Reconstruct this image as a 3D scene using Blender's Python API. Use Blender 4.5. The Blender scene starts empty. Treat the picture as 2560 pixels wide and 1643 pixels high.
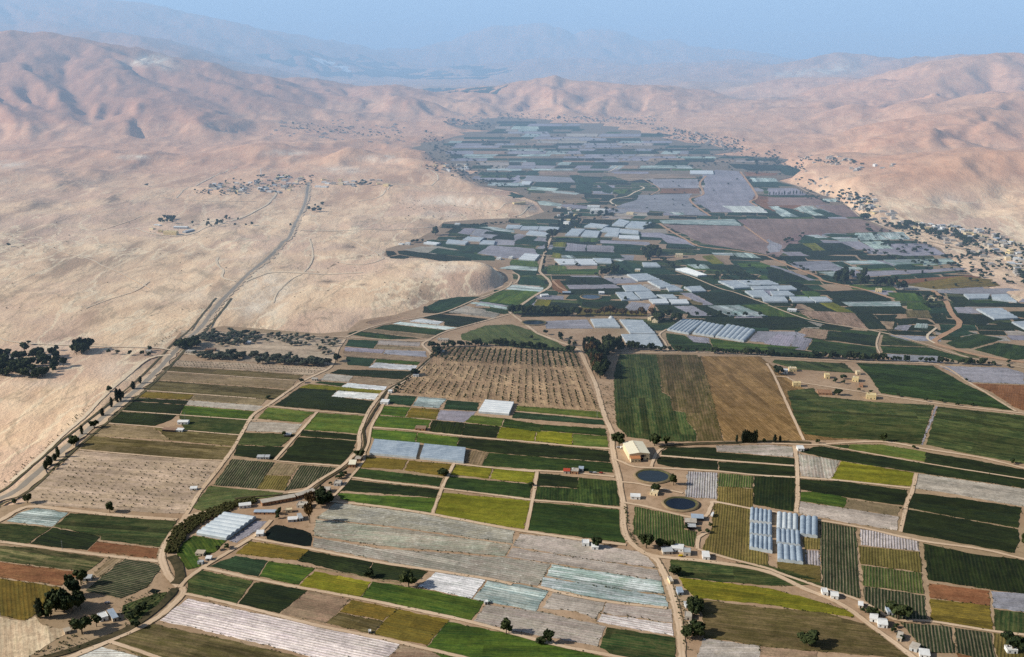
import bpy, bmesh, math, random
import numpy as np
from mathutils import Vector, Matrix

random.seed(7)
RNG = np.random.default_rng(11)
scene = bpy.context.scene
COL = scene.collection

# ------------------------------------------------------------------ camera geometry (photo is 2560 x 1643)
F, CX, CY, CAMH = 2745.0, 1280.0, 821.5, 470.0
PITCH = math.radians(15.5)
SP, CP = math.sin(PITCH), math.cos(PITCH)

def ray(px, py):
    u, v = (px - CX) / F, (CY - py) / F
    return (u, CP + v * SP, -SP + v * CP)

def at(px, py, z=0.0):
    """point of the horizontal plane z that the photo shows at (px, py)"""
    dx, dy, dz = ray(px, py)
    t = (z - CAMH) / dz
    return (dx * t, dy * t, z)

def atY(px, py, Y):
    """point at distance Y up the valley that the photo shows at (px, py)"""
    dx, dy, dz = ray(px, py)
    t = Y / dy
    return (dx * t, Y, CAMH + dz * t)

K = 3.747
TX = {'A': 0, 'B': 640, 'C': 1280, 'D': 1920}
TY = {'1': 411, '2': 821, '3': 1232}
def src(tile, x, y):
    return TX[tile[0]] + x / K, TY[tile[1]] + y / K
def gp(tile, x, y, z=0.0):
    return at(*src(tile, x, y), z)
def mpp(p):
    """metres per enlarged photo pixel at a ground point"""
    return math.sqrt(p[0] ** 2 + p[1] ** 2 + CAMH ** 2) / F / K

# ------------------------------------------------------------------ noise
def _hash(ix, iy, s):
    n = (ix * 374761393 + iy * 668265263 + s * 1442695041) & 0xFFFFFFFF
    n = ((n ^ (n >> 13)) * 1274126177) & 0xFFFFFFFF
    return ((n ^ (n >> 16)) & 0xFFFFFF) / float(0xFFFFFF)
def vnoise(x, y, s=0):
    xi, yi = np.floor(x).astype(np.int64), np.floor(y).astype(np.int64)
    xf, yf = x - xi, y - yi
    u, v = xf * xf * xf * (xf * (xf * 6 - 15) + 10), yf * yf * yf * (yf * (yf * 6 - 15) + 10)
    a, b = _hash(xi, yi, s), _hash(xi + 1, yi, s)
    c, d = _hash(xi, yi + 1, s), _hash(xi + 1, yi + 1, s)
    return (a * (1 - u) + b * u) * (1 - v) + (c * (1 - u) + d * u) * v
def fbm(x, y, o=5, s=0):
    r, a, t = 0, 1.0, 0
    for i in range(o):
        r = r + a * vnoise(x * 2 ** i + 17.3 * i, y * 2 ** i - 9.1 * i, s + i); t += a; a *= 0.5
    return r / t
def ridged(x, y, o=4, s=0):
    r, a, t = 0, 1.0, 0
    for i in range(o):
        r = r + a * (1 - np.abs(2 * vnoise(x * 2 ** i + 5.7 * i, y * 2 ** i + 3.3 * i, s + i) - 1)); t += a; a *= 0.5
    return r / t

# ------------------------------------------------------------------ terrain
RIDGES = [
 # left mountain and its spurs: (photo x, photo y, distance, half width)
 [(-500,60,7200,2700),(30,88,6500,2200),(117,102,6400,2100),(235,148,6100,1700),(330,185,5900,1500),(440,225,5600,1200),(530,280,5200,850),(620,330,4850,550),(700,368,4500,300)],
 [(-200,150,6000,700),(60,175,5650,520),(160,250,5100,420),(200,300,4800,380),(250,355,4420,260)],
 [(200,165,5900,500),(290,243,5300,430),(350,240,5200,400),(345,290,4800,400),(345,350,4420,260)],
 [(400,235,5450,420),(440,262,5150,380),(490,308,4800,340),(540,362,4430,220)],
 [(-100,200,5200,600),(0,245,5000,500),(60,300,4700,420),(120,355,4400,260)],
 # hills behind it
 [(60,92,9200,2000),(300,86,8800,1700),(385,140,8000,1200),(480,172,7500,1000),(560,187,7200,900),(700,193,7100,900),(850,208,6900,800),(1000,224,6700,600),(1100,243,6400,450),(1190,270,6000,220)],
 [(440,170,7400,500),(560,222,6400,420),(600,258,5950,350),(650,300,5500,240)],
 [(620,198,7000,450),(690,258,6100,380),(770,303,5560,240)],
 [(800,207,6800,450),(860,250,6150,380),(900,300,5600,240)],
 [(960,213,6700,400),(1010,252,6050,360),(1050,295,5600,220)],
 # low hills over the village
 [(540,402,3850,200),(613,395,3900,280),(720,372,4050,330),(773,380,4000,300),(850,402,3800,220)],
 [(850,405,3750,200),(950,386,3780,320),(1010,404,3680,280),(1070,440,3450,200)],
 [(-200,380,4100,300),(0,372,4150,300),(100,384,4050,280),(230,388,4000,260),(330,398,3900,200)],
 [(-150,430,3500,260),(60,438,3450,240),(160,452,3350,180)],
 # the sandy mound and the ruin hill
 [(1030,690,2010,200),(1120,668,2060,280),(1165,680,2030,220)],
 [(1000,474,3080,200),(1130,484,3010,200),(1230,497,2930,160),(1300,508,2870,110)],
 # centre hump
 [(1225,236,6900,500),(1300,210,7000,900),(1380,200,7000,1050),(1480,202,6900,1000),(1600,220,6700,900),(1720,238,6500,900),(1850,253,6300,900),(1950,262,6200,800)],
 [(1360,203,6900,330),(1390,245,6200,320),(1410,288,5720,200)],
 [(1560,213,6750,380),(1540,245,6200,360),(1480,288,5720,240)],
 [(1690,238,6400,350),(1690,275,5850,300),(1700,315,5350,200)],
 # far ridges right
 [(1400,195,9800,1500),(1600,178,9800,1500),(1800,170,9500,1400),(1950,162,9200,1300),(2050,148,9000,1300),(2110,138,9000,1400),(2200,146,9000,1500),(2300,148,8600,1500),(2450,140,8100,1600),(2560,146,7600,1700),(2900,140,7200,1800)],
 [(1700,205,8400,700),(1900,205,8000,800),(2050,200,7600,800),(2180,205,7200,700)],
 [(1775,352,4850,200),(1800,342,4950,260),(1870,305,5250,500),(1950,280,5500,650),(2050,266,5650,750),(2180,243,5800,850),(2350,188,6250,1100),(2480,150,6450,1400),(2800,115,6600,1700)],
 [(2150,270,5300,380),(2140,325,4650,340),(2100,385,4120,220)],
 [(2330,230,5500,420),(2290,300,4700,340),(2210,365,4200,240)],
 [(2480,230,5200,420),(2410,305,4600,360),(2310,365,4100,240)],
 [(2800,180,4900,1100),(2560,232,4850,900),(2450,288,4350,700),(2330,342,3950,500),(2200,383,3720,350),(2120,404,3600,200)],
 [(1995,464,3220,130),(2080,438,3270,260),(2180,418,3350,480),(2300,404,3380,760),(2420,394,3330,860),(2600,372,3250,860),(2900,350,3200,1000)],
 # hazy mountains at the back
 [(-600,-60,11500,3500),(0,-25,11500,3500),(250,0,11500,3300),(420,30,11500,3000),(600,75,11800,2600),(760,120,12200,1800)],
 [(-200,60,9800,1500),(150,62,9800,1500),(330,100,9600,1000)],
 [(980,140,12600,1500),(1150,100,12900,2000),(1290,64,13200,2300),(1330,60,13200,2300),(1450,68,13200,2300),(1600,92,12900,2000),(1780,122,12300,1700)],
 [(1170,168,10600,900),(1330,148,10700,1200),(1480,152,10600,1200),(1600,165,10200,900),(1720,160,10000,900),(1850,152,10000,900)],
 [(500,50,20000,4000),(900,55,21000,4000),(1300,50,22000,4000),(1900,80,21000,4000),(2600,90,20000,4000)],
]

def height(x, y):
    x = np.asarray(x, float); y = np.asarray(y, float)
    wx = x + 120 * (fbm(x / 700, y / 700, 3, 50) - .5) * np.clip((y - 2600) / 2500, 0, 1)
    wy = y + 120 * (fbm(x / 700, y / 700, 3, 60) - .5) * np.clip((y - 2600) / 2500, 0, 1)
    acc = np.zeros_like(x)
    k = 14.0
    for rd in RIDGES:
        best = np.zeros_like(x)
        pts = [atY(a, b, c) + (w,) for a, b, c, w in rd]
        for p, q in zip(pts, pts[1:]):
            ax, ay, az, aw = p; bx, by, bz, bw = q
            L = (bx - ax) ** 2 + (by - ay) ** 2
            t = np.clip(((wx - ax) * (bx - ax) + (wy - ay) * (by - ay)) / L, 0, 1)
            d = np.hypot(wx - (ax + t * (bx - ax)), wy - (ay + t * (by - ay)))
            z = az + t * (bz - az); w = aw + t * (bw - aw)
            s = np.clip(d / w, 0, 1)
            h = np.maximum(z, 0) * (0.55 * (0.5 + 0.5 * np.cos(math.pi * s)) + 0.45 * (1 - s) ** 1.15)
            best = np.maximum(best, h)
        kk = np.where(best + acc > 60, k, 4.0)
        m = np.maximum(acc, best); n = np.minimum(acc, best)
        acc = m + kk * np.log1p(np.exp(-(m - n) / kk)) * np.clip(n / 8.0, 0, 1)
    acc = acc + np.clip(acc / 50, 0, 1) * (np.minimum(acc + 20, 320) * .18 * (fbm(wx / 900, wy / 800, 3, 5) - .5) + 9 * (fbm(x / 70, y / 70, 4, 9) - .5))
    return acc

# slope-aligned erosion: branching gullies run down the flanks, computed on a regular grid and sampled by the terrain mesh
EX0, EX1, EY0, EY1, ES = -9500.0, 9500.0, 2300.0, 12500.0, 25.0
def build_erosion():
    gx = np.arange(EX0, EX1, ES); gy = np.arange(EY0, EY1, ES)
    Y_, X_ = np.meshgrid(gy, gx, indexing='ij')
    base = height(X_, Y_); H = base.copy()
    for o, (sp, k) in enumerate(((680, .19), (310, .11), (130, .09), (60, .09))):
        sm = H.copy()
        for _ in range(max(1, int(sp / 60))):
            sm = (sm + np.roll(sm, 1, 0) + np.roll(sm, -1, 0) + np.roll(sm, 1, 1) + np.roll(sm, -1, 1)) / 5
        dy, dx = np.gradient(sm, ES); sl = np.hypot(dx, dy) + 1e-6
        px_, py_ = -dy / sl, dx / sl                     # across the slope
        cell = sp * 1.5; cx, cy = np.floor(X_ / cell).astype(np.int64), np.floor(Y_ / cell).astype(np.int64)
        C = np.zeros_like(H); S = np.zeros_like(H)
        for i in (-1, 0, 1):
            for j in (-1, 0, 1):
                ix, iy = cx + i, cy + j
                ux = X_ - (ix + .5 + .8 * (_hash(ix, iy, 401 + o) - .5)) * cell; uy = Y_ - (iy + .5 + .8 * (_hash(ix, iy, 501 + o) - .5)) * cell
                w = np.maximum(0, np.exp(-2.2 * (ux ** 2 + uy ** 2) / cell ** 2) - .01)
                ph = (ux * px_ + uy * py_) * math.pi / sp + 6.28 * _hash(ix, iy, 601 + o)
                C += w * np.cos(ph); S += w * np.sin(ph)
        f = np.abs(C) / (np.hypot(C, S) + .05)
        H = H + k * sp * np.clip(sl * 2.2 - .06, 0, .62) * (f - .68) * np.clip(base / 25, 0, 1)
    D_ = H - base
    return D_
ERO = build_erosion()
def erosion(x, y):
    fx = np.clip((x - EX0) / ES, 0, ERO.shape[1] - 1.001); fy = np.clip((y - EY0) / ES, 0, ERO.shape[0] - 1.001)
    i, j = fy.astype(int), fx.astype(int); a, b = fy - i, fx - j
    return ERO[i, j] * (1 - a) * (1 - b) + ERO[i, j + 1] * (1 - a) * b + ERO[i + 1, j] * a * (1 - b) + ERO[i + 1, j + 1] * a * b

def in_poly(x, y, poly):
    x = np.asarray(x, float); y = np.asarray(y, float)
    n = len(poly)
    if x.size == 1:
        X_, Y_ = float(x.ravel()[0]), float(y.ravel()[0]); ins = False
        for i in range(n):
            x1, y1 = poly[i][0], poly[i][1]; x2, y2 = poly[(i + 1) % n][0], poly[(i + 1) % n][1]
            if ((y1 > Y_) != (y2 > Y_)) and X_ < (x2 - x1) * (Y_ - y1) / ((y2 - y1) or 1e-9) + x1: ins = not ins
        return [ins]
    r = np.zeros(x.shape, bool)
    for i in range(n):
        x1, y1 = poly[i][:2]; x2, y2 = poly[(i + 1) % n][:2]
        c = ((y1 > y) != (y2 > y)) & (x < (x2 - x1) * (y - y1) / ((y2 - y1) or 1e-9) + x1)
        r ^= c
    return r

# farmland outline, flat (photo pixels)
FARM_PX = [(-700,1240),(-60,1275),(60,1258),(118,1200),(300,1000),(450,832),(560,815),(800,834),(868,828),(900,800),(985,788),(1060,765),(1075,752),(1200,738),
 (1258,716),(1262,690),(1235,668),(1170,655),(1060,645),(960,640),(965,622),(1040,600),(1090,572),(1110,555),(1200,548),(1310,545),(1360,530),(1340,505),
 (1290,480),(1200,465),(1165,440),(1120,408),(1062,385),(1100,352),(1158,322),(1210,302),(1245,291),(1300,295),(1440,308),(1600,326),(1690,350),(1800,368),(1900,392),
 (1960,415),(1990,440),(1998,466),(2060,490),(2140,530),(2220,572),(2350,620),(2420,680),(2480,725),(2600,790),(3200,1000),(3600,1700),(3600,2600),(-1500,2600),(-700,1700)]
def rough_outline():
    r_ = random.Random(31); P = [at(a, b) for a, b in FARM_PX]; out = []
    for p, q in zip(P, P[1:] + P[:1]):
        L = math.hypot(q[0] - p[0], q[1] - p[1]); out.append(p)
        if p[1] > 2000 and q[1] > 2000 and L > 160:
            k = int(L / 90); j_ = 14 if p[1] < 3500 else 55
            for i in range(1, k):
                t = i / k; o = r_.gauss(0, 1) * j_
                out.append((p[0] + (q[0] - p[0]) * t - (q[1] - p[1]) / L * o, p[1] + (q[1] - p[1]) * t + (q[0] - p[0]) / L * o, 0))
    return out
FARM = rough_outline()

def farm_dist_mask(x, y):
    return in_poly(x, y, FARM)

def obj_new(name, me, parent=None, mat=None):
    o = bpy.data.objects.new(name, me); COL.objects.link(o)
    if parent is not None: o.parent = parent
    if mat is not None and me is not None and not me.materials: me.materials.append(mat)
    return o

def mesh_new(name, verts, faces):
    me = bpy.data.meshes.new(name); me.from_pydata([tuple(v) for v in verts], [], [tuple(f) for f in faces]); me.update()
    return me

def tag(o, label=None, cat=None, group=None, kind=None):
    if label: o['label'] = label
    if cat: o['category'] = cat
    if group: o['group'] = group
    if kind: o['kind'] = kind
    return o

# ------------------------------------------------------------------ node helpers
def new_mat(name):
    m = bpy.data.materials.new(name); m.use_nodes = True
    nt = m.node_tree; nt.nodes.clear()
    out = nt.nodes.new('ShaderNodeOutputMaterial'); b = nt.nodes.new('ShaderNodeBsdfPrincipled')
    b.inputs['Roughness'].default_value = 0.95
    b.inputs['Specular IOR Level'].default_value = 0.15
    nt.links.new(b.outputs[0], out.inputs[0])
    return m, nt, b
class NB:
    def __init__(s, nt): s.nt = nt
    def n(s, t, **kw):
        nd = s.nt.nodes.new(t)
        for k, v in kw.items(): setattr(nd, k, v)
        return nd
    def put(s, sock, v):
        if hasattr(v, 'links') or isinstance(v, bpy.types.NodeSocket): s.nt.links.new(v, sock)
        elif isinstance(v, (tuple, list)) and len(v) == 3 and sock.type == 'RGBA': sock.default_value = (*v, 1)
        else: sock.default_value = v
    def math(s, op, a, b=0.0, c=0.0, clamp=False):
        nd = s.n('ShaderNodeMath', operation=op, use_clamp=clamp)
        s.put(nd.inputs[0], a); s.put(nd.inputs[1], b); s.put(nd.inputs[2], c)
        return nd.outputs[0]
    def mix(s, f, a, b):
        nd = s.n('ShaderNodeMix', data_type='RGBA')
        s.put(nd.inputs[0], f); s.put(nd.inputs[6], a); s.put(nd.inputs[7], b)
        return nd.outputs[2]
    def noise(s, vec, scale, detail=4, rough=.55, dist=0.0):
        nd = s.n('ShaderNodeTexNoise')
        s.put(nd.inputs['Vector'], vec); nd.inputs['Scale'].default_value = scale
        nd.inputs['Detail'].default_value = detail; nd.inputs['Roughness'].default_value = rough
        nd.inputs['Distortion'].default_value = dist
        return nd.outputs[0]
    def ramp(s, f, lo, hi):
        nd = s.n('ShaderNodeMapRange'); nd.clamp = True
        s.put(nd.inputs[0], f); s.put(nd.inputs[1], lo); s.put(nd.inputs[2], hi)
        return nd.outputs[0]
    def mapping(s, vec, scale=(1,1,1), rot=(0,0,0)):
        nd = s.n('ShaderNodeMapping'); s.put(nd.inputs[0], vec)
        nd.inputs['Scale'].default_value = scale; nd.inputs['Rotation'].default_value = rot
        return nd.outputs[0]
    def pos(s): return s.n('ShaderNodeNewGeometry').outputs['Position']
    def xyz(s, vec):
        nd = s.n('ShaderNodeSeparateXYZ'); s.put(nd.inputs[0], vec); return nd.outputs
    def attr(s, name, out='Color'):
        nd = s.n('ShaderNodeAttribute', attribute_name=name); return nd.outputs[out]
    def bump(s, b, h, strength, dist):
        nd = s.n('ShaderNodeBump'); nd.inputs['Strength'].default_value = strength; nd.inputs['Distance'].default_value = dist
        s.put(nd.inputs['Height'], h); s.nt.links.new(nd.outputs[0], b.inputs['Normal'])
def lin(r, g, b):
    f = lambda c: (c / 255 / 12.92) if c / 255 <= .04045 else ((c / 255 + .055) / 1.055) ** 2.4
    return (f(r), f(g), f(b))

# ground patches: pale chalk cliffs and washes (+), dark scrub and burnt earth (-)
TONES = [('-',385,148,42,12,1.2),('-',345,158,50,8,.8),('-',425,166,30,12,.6),('-',570,130,36,8,.5),('-',640,160,60,10,.3),('-',2070,178,70,10,.9),('-',2110,160,40,12,.6),('-',1975,186,50,7,.8),('-',950,398,55,10,.9),('-',870,425,60,9,.8),('-',720,382,60,8,.7),('-',1100,500,80,14,.7),('-',1200,505,70,12,.7),('-',1130,670,70,14,.7),('-',1060,690,50,10,.5),
 ('-',335,393,45,5,.9),('-',20,412,50,10,.7),('-',700,720,60,38,.6),('-',640,690,50,60,.4),('-',690,770,60,30,.5),('-',620,770,50,30,.5),('-',480,740,90,18,.4),('-',150,860,70,16,.4),
 ('-',170,460,40,24,-1.1),('-',150,432,26,12,-.9),('-',275,495,34,14,-.9),('-',300,510,50,14,-.5),('-',560,515,140,10,-.6),('-',90,508,50,10,-.5),('-',1900,246,150,5,-.7),('-',1600,222,120,4,-.7),('-',2450,418,55,12,-.5),('-',750,398,24,5,-.6),
 ('B1',660,1100,90,14,-1),('B1',650,1172,95,13,-1),('B1',1010,1130,55,11,-.9),('B1',610,1345,75,9,-.8),('B1',600,1450,85,12,-.9),('B1',1050,1280,58,10,-.9),('B1',1440,1295,75,10,-.8),('B1',1310,985,90,22,-.9),('B1',850,775,140,14,-.8),('B1',250,970,90,22,-.6),
 ('B1',2000,1060,150,50,-.45),('B1',750,1390,55,8,-.8),('B1',2150,1480,10,10,-.5),('B1',420,1300,200,120,-.35),('B1',1500,1200,300,40,-.3),('B1',1300,700,200,25,-.35),('B1',1400,1430,60,8,-.6),('B1',440,1500,50,12,-.9),('B1',900,1490,50,20,-.5),
 ('A1',1450,1330,140,34,-.8),('A1',780,1230,100,12,-.8),('A1',500,1060,300,30,-.4),('A1',1200,860,160,18,-.5),('A1',720,800,90,45,-.6),('A1',350,400,160,22,-.6),('A1',1050,300,120,50,-.5),('A1',1900,1000,200,30,-.35),('A1',1600,1140,200,14,-.35),('A1',350,1380,200,20,-.3),
 ('A2',500,90,260,30,-.5),('A2',1200,80,220,35,-.35),('A2',240,660,90,40,-.5),('A2',1550,120,80,30,-.5),('A2',400,850,30,120,-.25),('A2',1080,380,200,100,.4),('A2',430,520,250,40,.4),('A2',740,900,20,60,-.3),
 ('D1',1500,480,250,26,-.5),('D1',1900,540,300,26,-.5),('D1',1050,560,200,22,.4),('D1',1700,320,150,60,.5),('B1',1700,470,260,40,.5),('C1',150,420,150,30,.5)]
# ------------------------------------------------------------------ terrain mesh
def build_terrain():
    ys = [300.0]
    while ys[-1] < 34000: ys.append(ys[-1] * 1.0065)
    ys = np.array(ys); us = np.linspace(-0.78, 0.78, 820)
    Yg, Ug = np.meshgrid(ys, us, indexing='ij'); Xg = Ug * (Yg + 250)
    H = height(Xg, Yg); H = np.maximum(H + erosion(Xg, Yg), 0)
    # gently rolling desert outside the farmland
    fm = farm_dist_mask(Xg, Yg).astype(float)
    # soften the mask so that the rolling ground meets the fields level
    for _ in range(22):
        fm = (fm + np.roll(fm, 1, 0) + np.roll(fm, -1, 0) + np.roll(fm, 1, 1) + np.roll(fm, -1, 1)) / 5
    out = 1 - np.clip(fm * 2.5, 0, 1)
    lf = np.clip((Yg - 2500) / 1300, 0, 1)
    roll = (fbm(Xg / 260, Yg / 260, 4, 21) - .42) * 20 + (ridged(Xg / 150, Yg / 90, 3, 31) - .6) * 9 + lf * (ridged(Xg / 520 + 3, Yg / 420, 4, 77) - .55) * 60
    H = (H + np.maximum(roll, -0.5) * np.clip((Yg - 1000) / 1500, 0.1, 1)) * out - 1.2 * (1 - out)
    H[farm_dist_mask(Xg, Yg)] = -1.2
    nr, nc = Yg.shape
    co = np.stack([Xg, Yg, H], -1).reshape(-1, 3)
    idx = np.arange(nr * nc).reshape(nr, nc)
    q = np.stack([idx[:-1, :-1], idx[:-1, 1:], idx[1:, 1:], idx[1:, :-1]], -1).reshape(-1, 4)
    me = bpy.data.meshes.new('terrain')
    me.vertices.add(len(co)); me.vertices.foreach_set('co', co.ravel())
    me.loops.add(q.size); me.loops.foreach_set('vertex_index', q.ravel())
    me.polygons.add(len(q)); me.polygons.foreach_set('loop_start', np.arange(0, q.size, 4)); me.polygons.foreach_set('loop_total', np.full(len(q), 4))
    me.polygons.foreach_set('use_smooth', np.ones(len(q), bool))
    me.update()
    dz = H - CAMH; fw = Yg * CP - dz * SP; up = Yg * SP + dz * CP
    PX, PY = CX + F * Xg / fw, CY - F * up / fw
    tone = np.zeros_like(H)
    for tl, cx, cy, rx, ry, v in TONES:
        if tl != '-': (cx, cy), rx, ry = src(tl, cx, cy), rx / K, ry / K
        wob = 1 + .5 * (fbm(Xg / 60, Yg / 60, 3, 90) - .5)
        tone += v * np.exp(-((((PX - cx) / rx) ** 2 + ((PY - cy) / ry) ** 2) * wob) ** 1.3)
    ta = me.attributes.new('tone', 'FLOAT', 'POINT'); ta.data.foreach_set('value', tone.ravel().astype(np.float32))
    global TG
    HG = H.copy(); HG[farm_dist_mask(Xg, Yg)] = 0.0
    TG = (ys.tolist(), us.tolist(), HG.tolist())
    return me

def ground_z(x, y):
    ys, us, H = TG
    i = min(max(int(math.log(max(y, 301) / 300.0) / math.log(1.0065)), 0), len(ys) - 2); u = x / (y + 250)
    fi = (y - ys[i]) / (ys[i + 1] - ys[i]); j = (u - us[0]) / (us[1] - us[0]); j0 = int(min(max(math.floor(j), 0), len(us) - 2)); fj = j - j0
    a = H[i][j0] * (1 - fj) + H[i][j0 + 1] * fj; b = H[i + 1][j0] * (1 - fj) + H[i + 1][j0 + 1] * fj
    return a * (1 - fi) + b * fi

def hit(px, py):
    """where the photo's sight line meets the terrain"""
    dx, dy, dz = ray(px, py)
    t = 500.0
    while t < 30000:
        x, y, z = dx * t, dy * t, CAMH + dz * t
        g = ground_z(x, y)
        if z <= g + .3:
            lo, hi = t * .99, t
            for _ in range(12):
                m = (lo + hi) / 2
                if CAMH + dz * m <= ground_z(dx * m, dy * m): hi = m
                else: lo = m
            return (dx * hi, dy * hi, ground_z(dx * hi, dy * hi))
        t *= 1.008
    return at(px, py)

# terrain material
def mat_terrain():
    m, nt, b = new_mat('desert_ground'); N = NB(nt)
    P = N.pos(); X, Y, Z = N.xyz(P); tone = N.attr('tone', 'Fac')
    D = N.mapping(P, (1, .38, 1), (0, 0, .75))          # drainage runs down the plain
    n1 = N.noise(P, 1 / 420, 6, .6, .3); n2 = N.noise(D, 1 / 38, 7, .66, .25)
    n3 = N.noise(P, 1 / 8, 5, .68); n4 = N.noise(D, 1 / 130, 7, .62, .4)
    nt_ = N.noise(D, 1 / 45, 8, .75, .4)
    def veins(vec, sc, wd, ds):
        v = N.math('ABSOLUTE', N.math('SUBTRACT', N.noise(vec, sc, 5, .55, ds), .5))
        return N.math('SUBTRACT', 1.0, N.ramp(v, 0.0, wd))
    sand = N.mix(N.ramp(n2, .36, .64), (.73, .51, .33), (.92, .70, .465))
    sand = N.mix(N.math('MULTIPLY', N.ramp(n4, .50, .62), .8), sand, (.40, .275, .185))
    sand = N.mix(N.math('MULTIPLY', N.ramp(n1, .48, .58), .6), sand, (.64, .44, .33))
    sand = N.mix(N.math('MULTIPLY', veins(D, 1 / 210, .014, .3), .85), sand, (.88, .72, .50))
    sand = N.mix(N.math('MULTIPLY', veins(D, 1 / 90, .02, .5), .5), sand, (.34, .27, .18))
    sand = N.mix(N.math('MULTIPLY', N.ramp(n3, .60, .70), .55), sand, (.25, .20, .12))
    hillc = N.mix(N.ramp(n2, .3, .7), (.57, .285, .16), (.76, .445, .275))
    hillc = N.mix(N.math('MULTIPLY', N.ramp(n4, .50, .66), .30), hillc, (.33, .18, .115))
    hillc = N.mix(N.math('MULTIPLY', N.ramp(N.noise(P, 1 / 22, 7, .78), .55, .68), .5), hillc, (.17, .115, .07))
    hillc = N.mix(N.math('MULTIPLY', N.ramp(N.noise(P, 1 / 900, 4, .6), .5, .65), .35), hillc, (.62, .40, .25))
    hillc = N.mix(N.math('MULTIPLY', veins(N.mapping(P, (1, 1.3, 1)), 1 / 260, .02, .6), .35), hillc, (.24, .14, .09))
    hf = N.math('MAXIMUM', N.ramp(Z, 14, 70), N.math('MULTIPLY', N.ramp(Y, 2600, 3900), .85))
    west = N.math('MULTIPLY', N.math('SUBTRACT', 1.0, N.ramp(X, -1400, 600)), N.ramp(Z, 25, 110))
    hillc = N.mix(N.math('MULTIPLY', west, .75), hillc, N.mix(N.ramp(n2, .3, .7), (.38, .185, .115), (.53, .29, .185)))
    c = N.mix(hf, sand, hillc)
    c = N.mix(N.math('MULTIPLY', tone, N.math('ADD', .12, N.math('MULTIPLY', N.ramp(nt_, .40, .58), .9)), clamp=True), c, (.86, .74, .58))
    c = N.mix(N.math('MULTIPLY', N.math('MULTIPLY', tone, -1.0), N.math('ADD', .05, N.math('MULTIPLY', N.ramp(nt_, .44, .60), 1.0)), clamp=True), c, (.24, .175, .125))
    N.put(b.inputs['Base Color'], c)
    N.bump(b, N.math('ADD', N.math('MULTIPLY', n3, .8), N.math('MULTIPLY', n2, 1.8)), .7, 2.5)
    return m

# ------------------------------------------------------------------ camera, light, sky, haze
cam = bpy.data.cameras.new('camera'); co_ = bpy.data.objects.new('camera', cam); COL.objects.link(co_)
co_.location = (0, 0, CAMH); co_.rotation_euler = (math.pi / 2 - PITCH, 0, 0)
cam.sensor_width = 36; cam.lens = 36 * F / 2560; cam.clip_start = 1; cam.clip_end = 90000
scene.camera = co_

SUN_EL, SUN_AZ = math.radians(30), math.radians(-99)      # azimuth measured from +Y towards +X
sd = Vector((math.sin(SUN_AZ) * math.cos(SUN_EL), math.cos(SUN_AZ) * math.cos(SUN_EL), math.sin(SUN_EL)))
sun = bpy.data.lights.new('sun', 'SUN'); so = bpy.data.objects.new('sun', sun); COL.objects.link(so)
so.rotation_euler = (-sd).to_track_quat('-Z', 'Y').to_euler(); sun.energy = 5.0; sun.angle = math.radians(.5); sun.color = (1, .93, .82)
w = bpy.data.worlds.new('World'); scene.world = w; w.use_nodes = True
nt = w.node_tree; bg = nt.nodes['Background']; sky = nt.nodes.new('ShaderNodeTexSky'); sky.sky_type = 'NISHITA'; sky.sun_disc = False
sky.sun_elevation = SUN_EL; sky.sun_rotation = SUN_AZ; sky.altitude = 300; sky.dust_density = 2.0
nt.links.new(sky.outputs[0], bg.inputs[0]); bg.inputs[1].default_value = 0.075
scene.view_settings.view_transform = 'Standard'; scene.view_settings.look = 'None'; scene.view_settings.exposure = 0
scene.cycles.use_denoising = False
scene.cycles.max_bounces = 4; scene.cycles.diffuse_bounces = 2; scene.cycles.volume_bounces = 0
scene.cycles.transparent_max_bounces = 12

def haze_box(name, y0, y1, z1, beta, glow):
    v = [(x, y, z) for x in (-60000, 60000) for y in (y0, y1) for z in (-60, z1)]
    f = [(0,1,3,2),(4,6,7,5),(0,4,5,1),(2,3,7,6),(0,2,6,4),(1,5,7,3)]
    me = mesh_new(name, v, f); o = obj_new(name, me)
    m = bpy.data.materials.new(name); m.use_nodes = True; nt = m.node_tree; nt.nodes.clear()
    out = nt.nodes.new('ShaderNodeOutputMaterial'); s = nt.nodes.new('ShaderNodeVolumeScatter')
    s.inputs['Color'].default_value = (.55, .78, 1, 1); s.inputs['Density'].default_value = beta; s.inputs['Anisotropy'].default_value = 0.0
    e = nt.nodes.new('ShaderNodeEmission'); e.inputs['Color'].default_value = (*glow, 1); e.inputs['Strength'].default_value = beta   # added blue glow, stands in for multiply scattered skylight
    a = nt.nodes.new('ShaderNodeAddShader'); nt.links.new(s.outputs[0], a.inputs[0]); nt.links.new(e.outputs[0], a.inputs[1])
    ab = nt.nodes.new('ShaderNodeVolumeAbsorption'); ab.inputs['Color'].default_value = (.55, .78, 1, 1); ab.inputs['Density'].default_value = beta
    a2 = nt.nodes.new('ShaderNodeAddShader'); nt.links.new(a.outputs[0], a2.inputs[0]); nt.links.new(ab.outputs[0], a2.inputs[1])
    nt.links.new(a2.outputs[0], out.inputs['Volume'])
    try: m.cycles.homogeneous_volume = True
    except Exception: pass
    me.materials.append(m); tag(o, kind='structure')
    return o
haze_box('valley_haze', 1250, 70000, 1100, 0.000122, (.12, .20, .34))
haze_box('distant_haze', 7600, 69000, 1090, 0.00016, (.13, .20, .33))

terr = obj_new('desert_terrain', build_terrain(), None, mat_terrain()); tag(terr, kind='structure')
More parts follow.
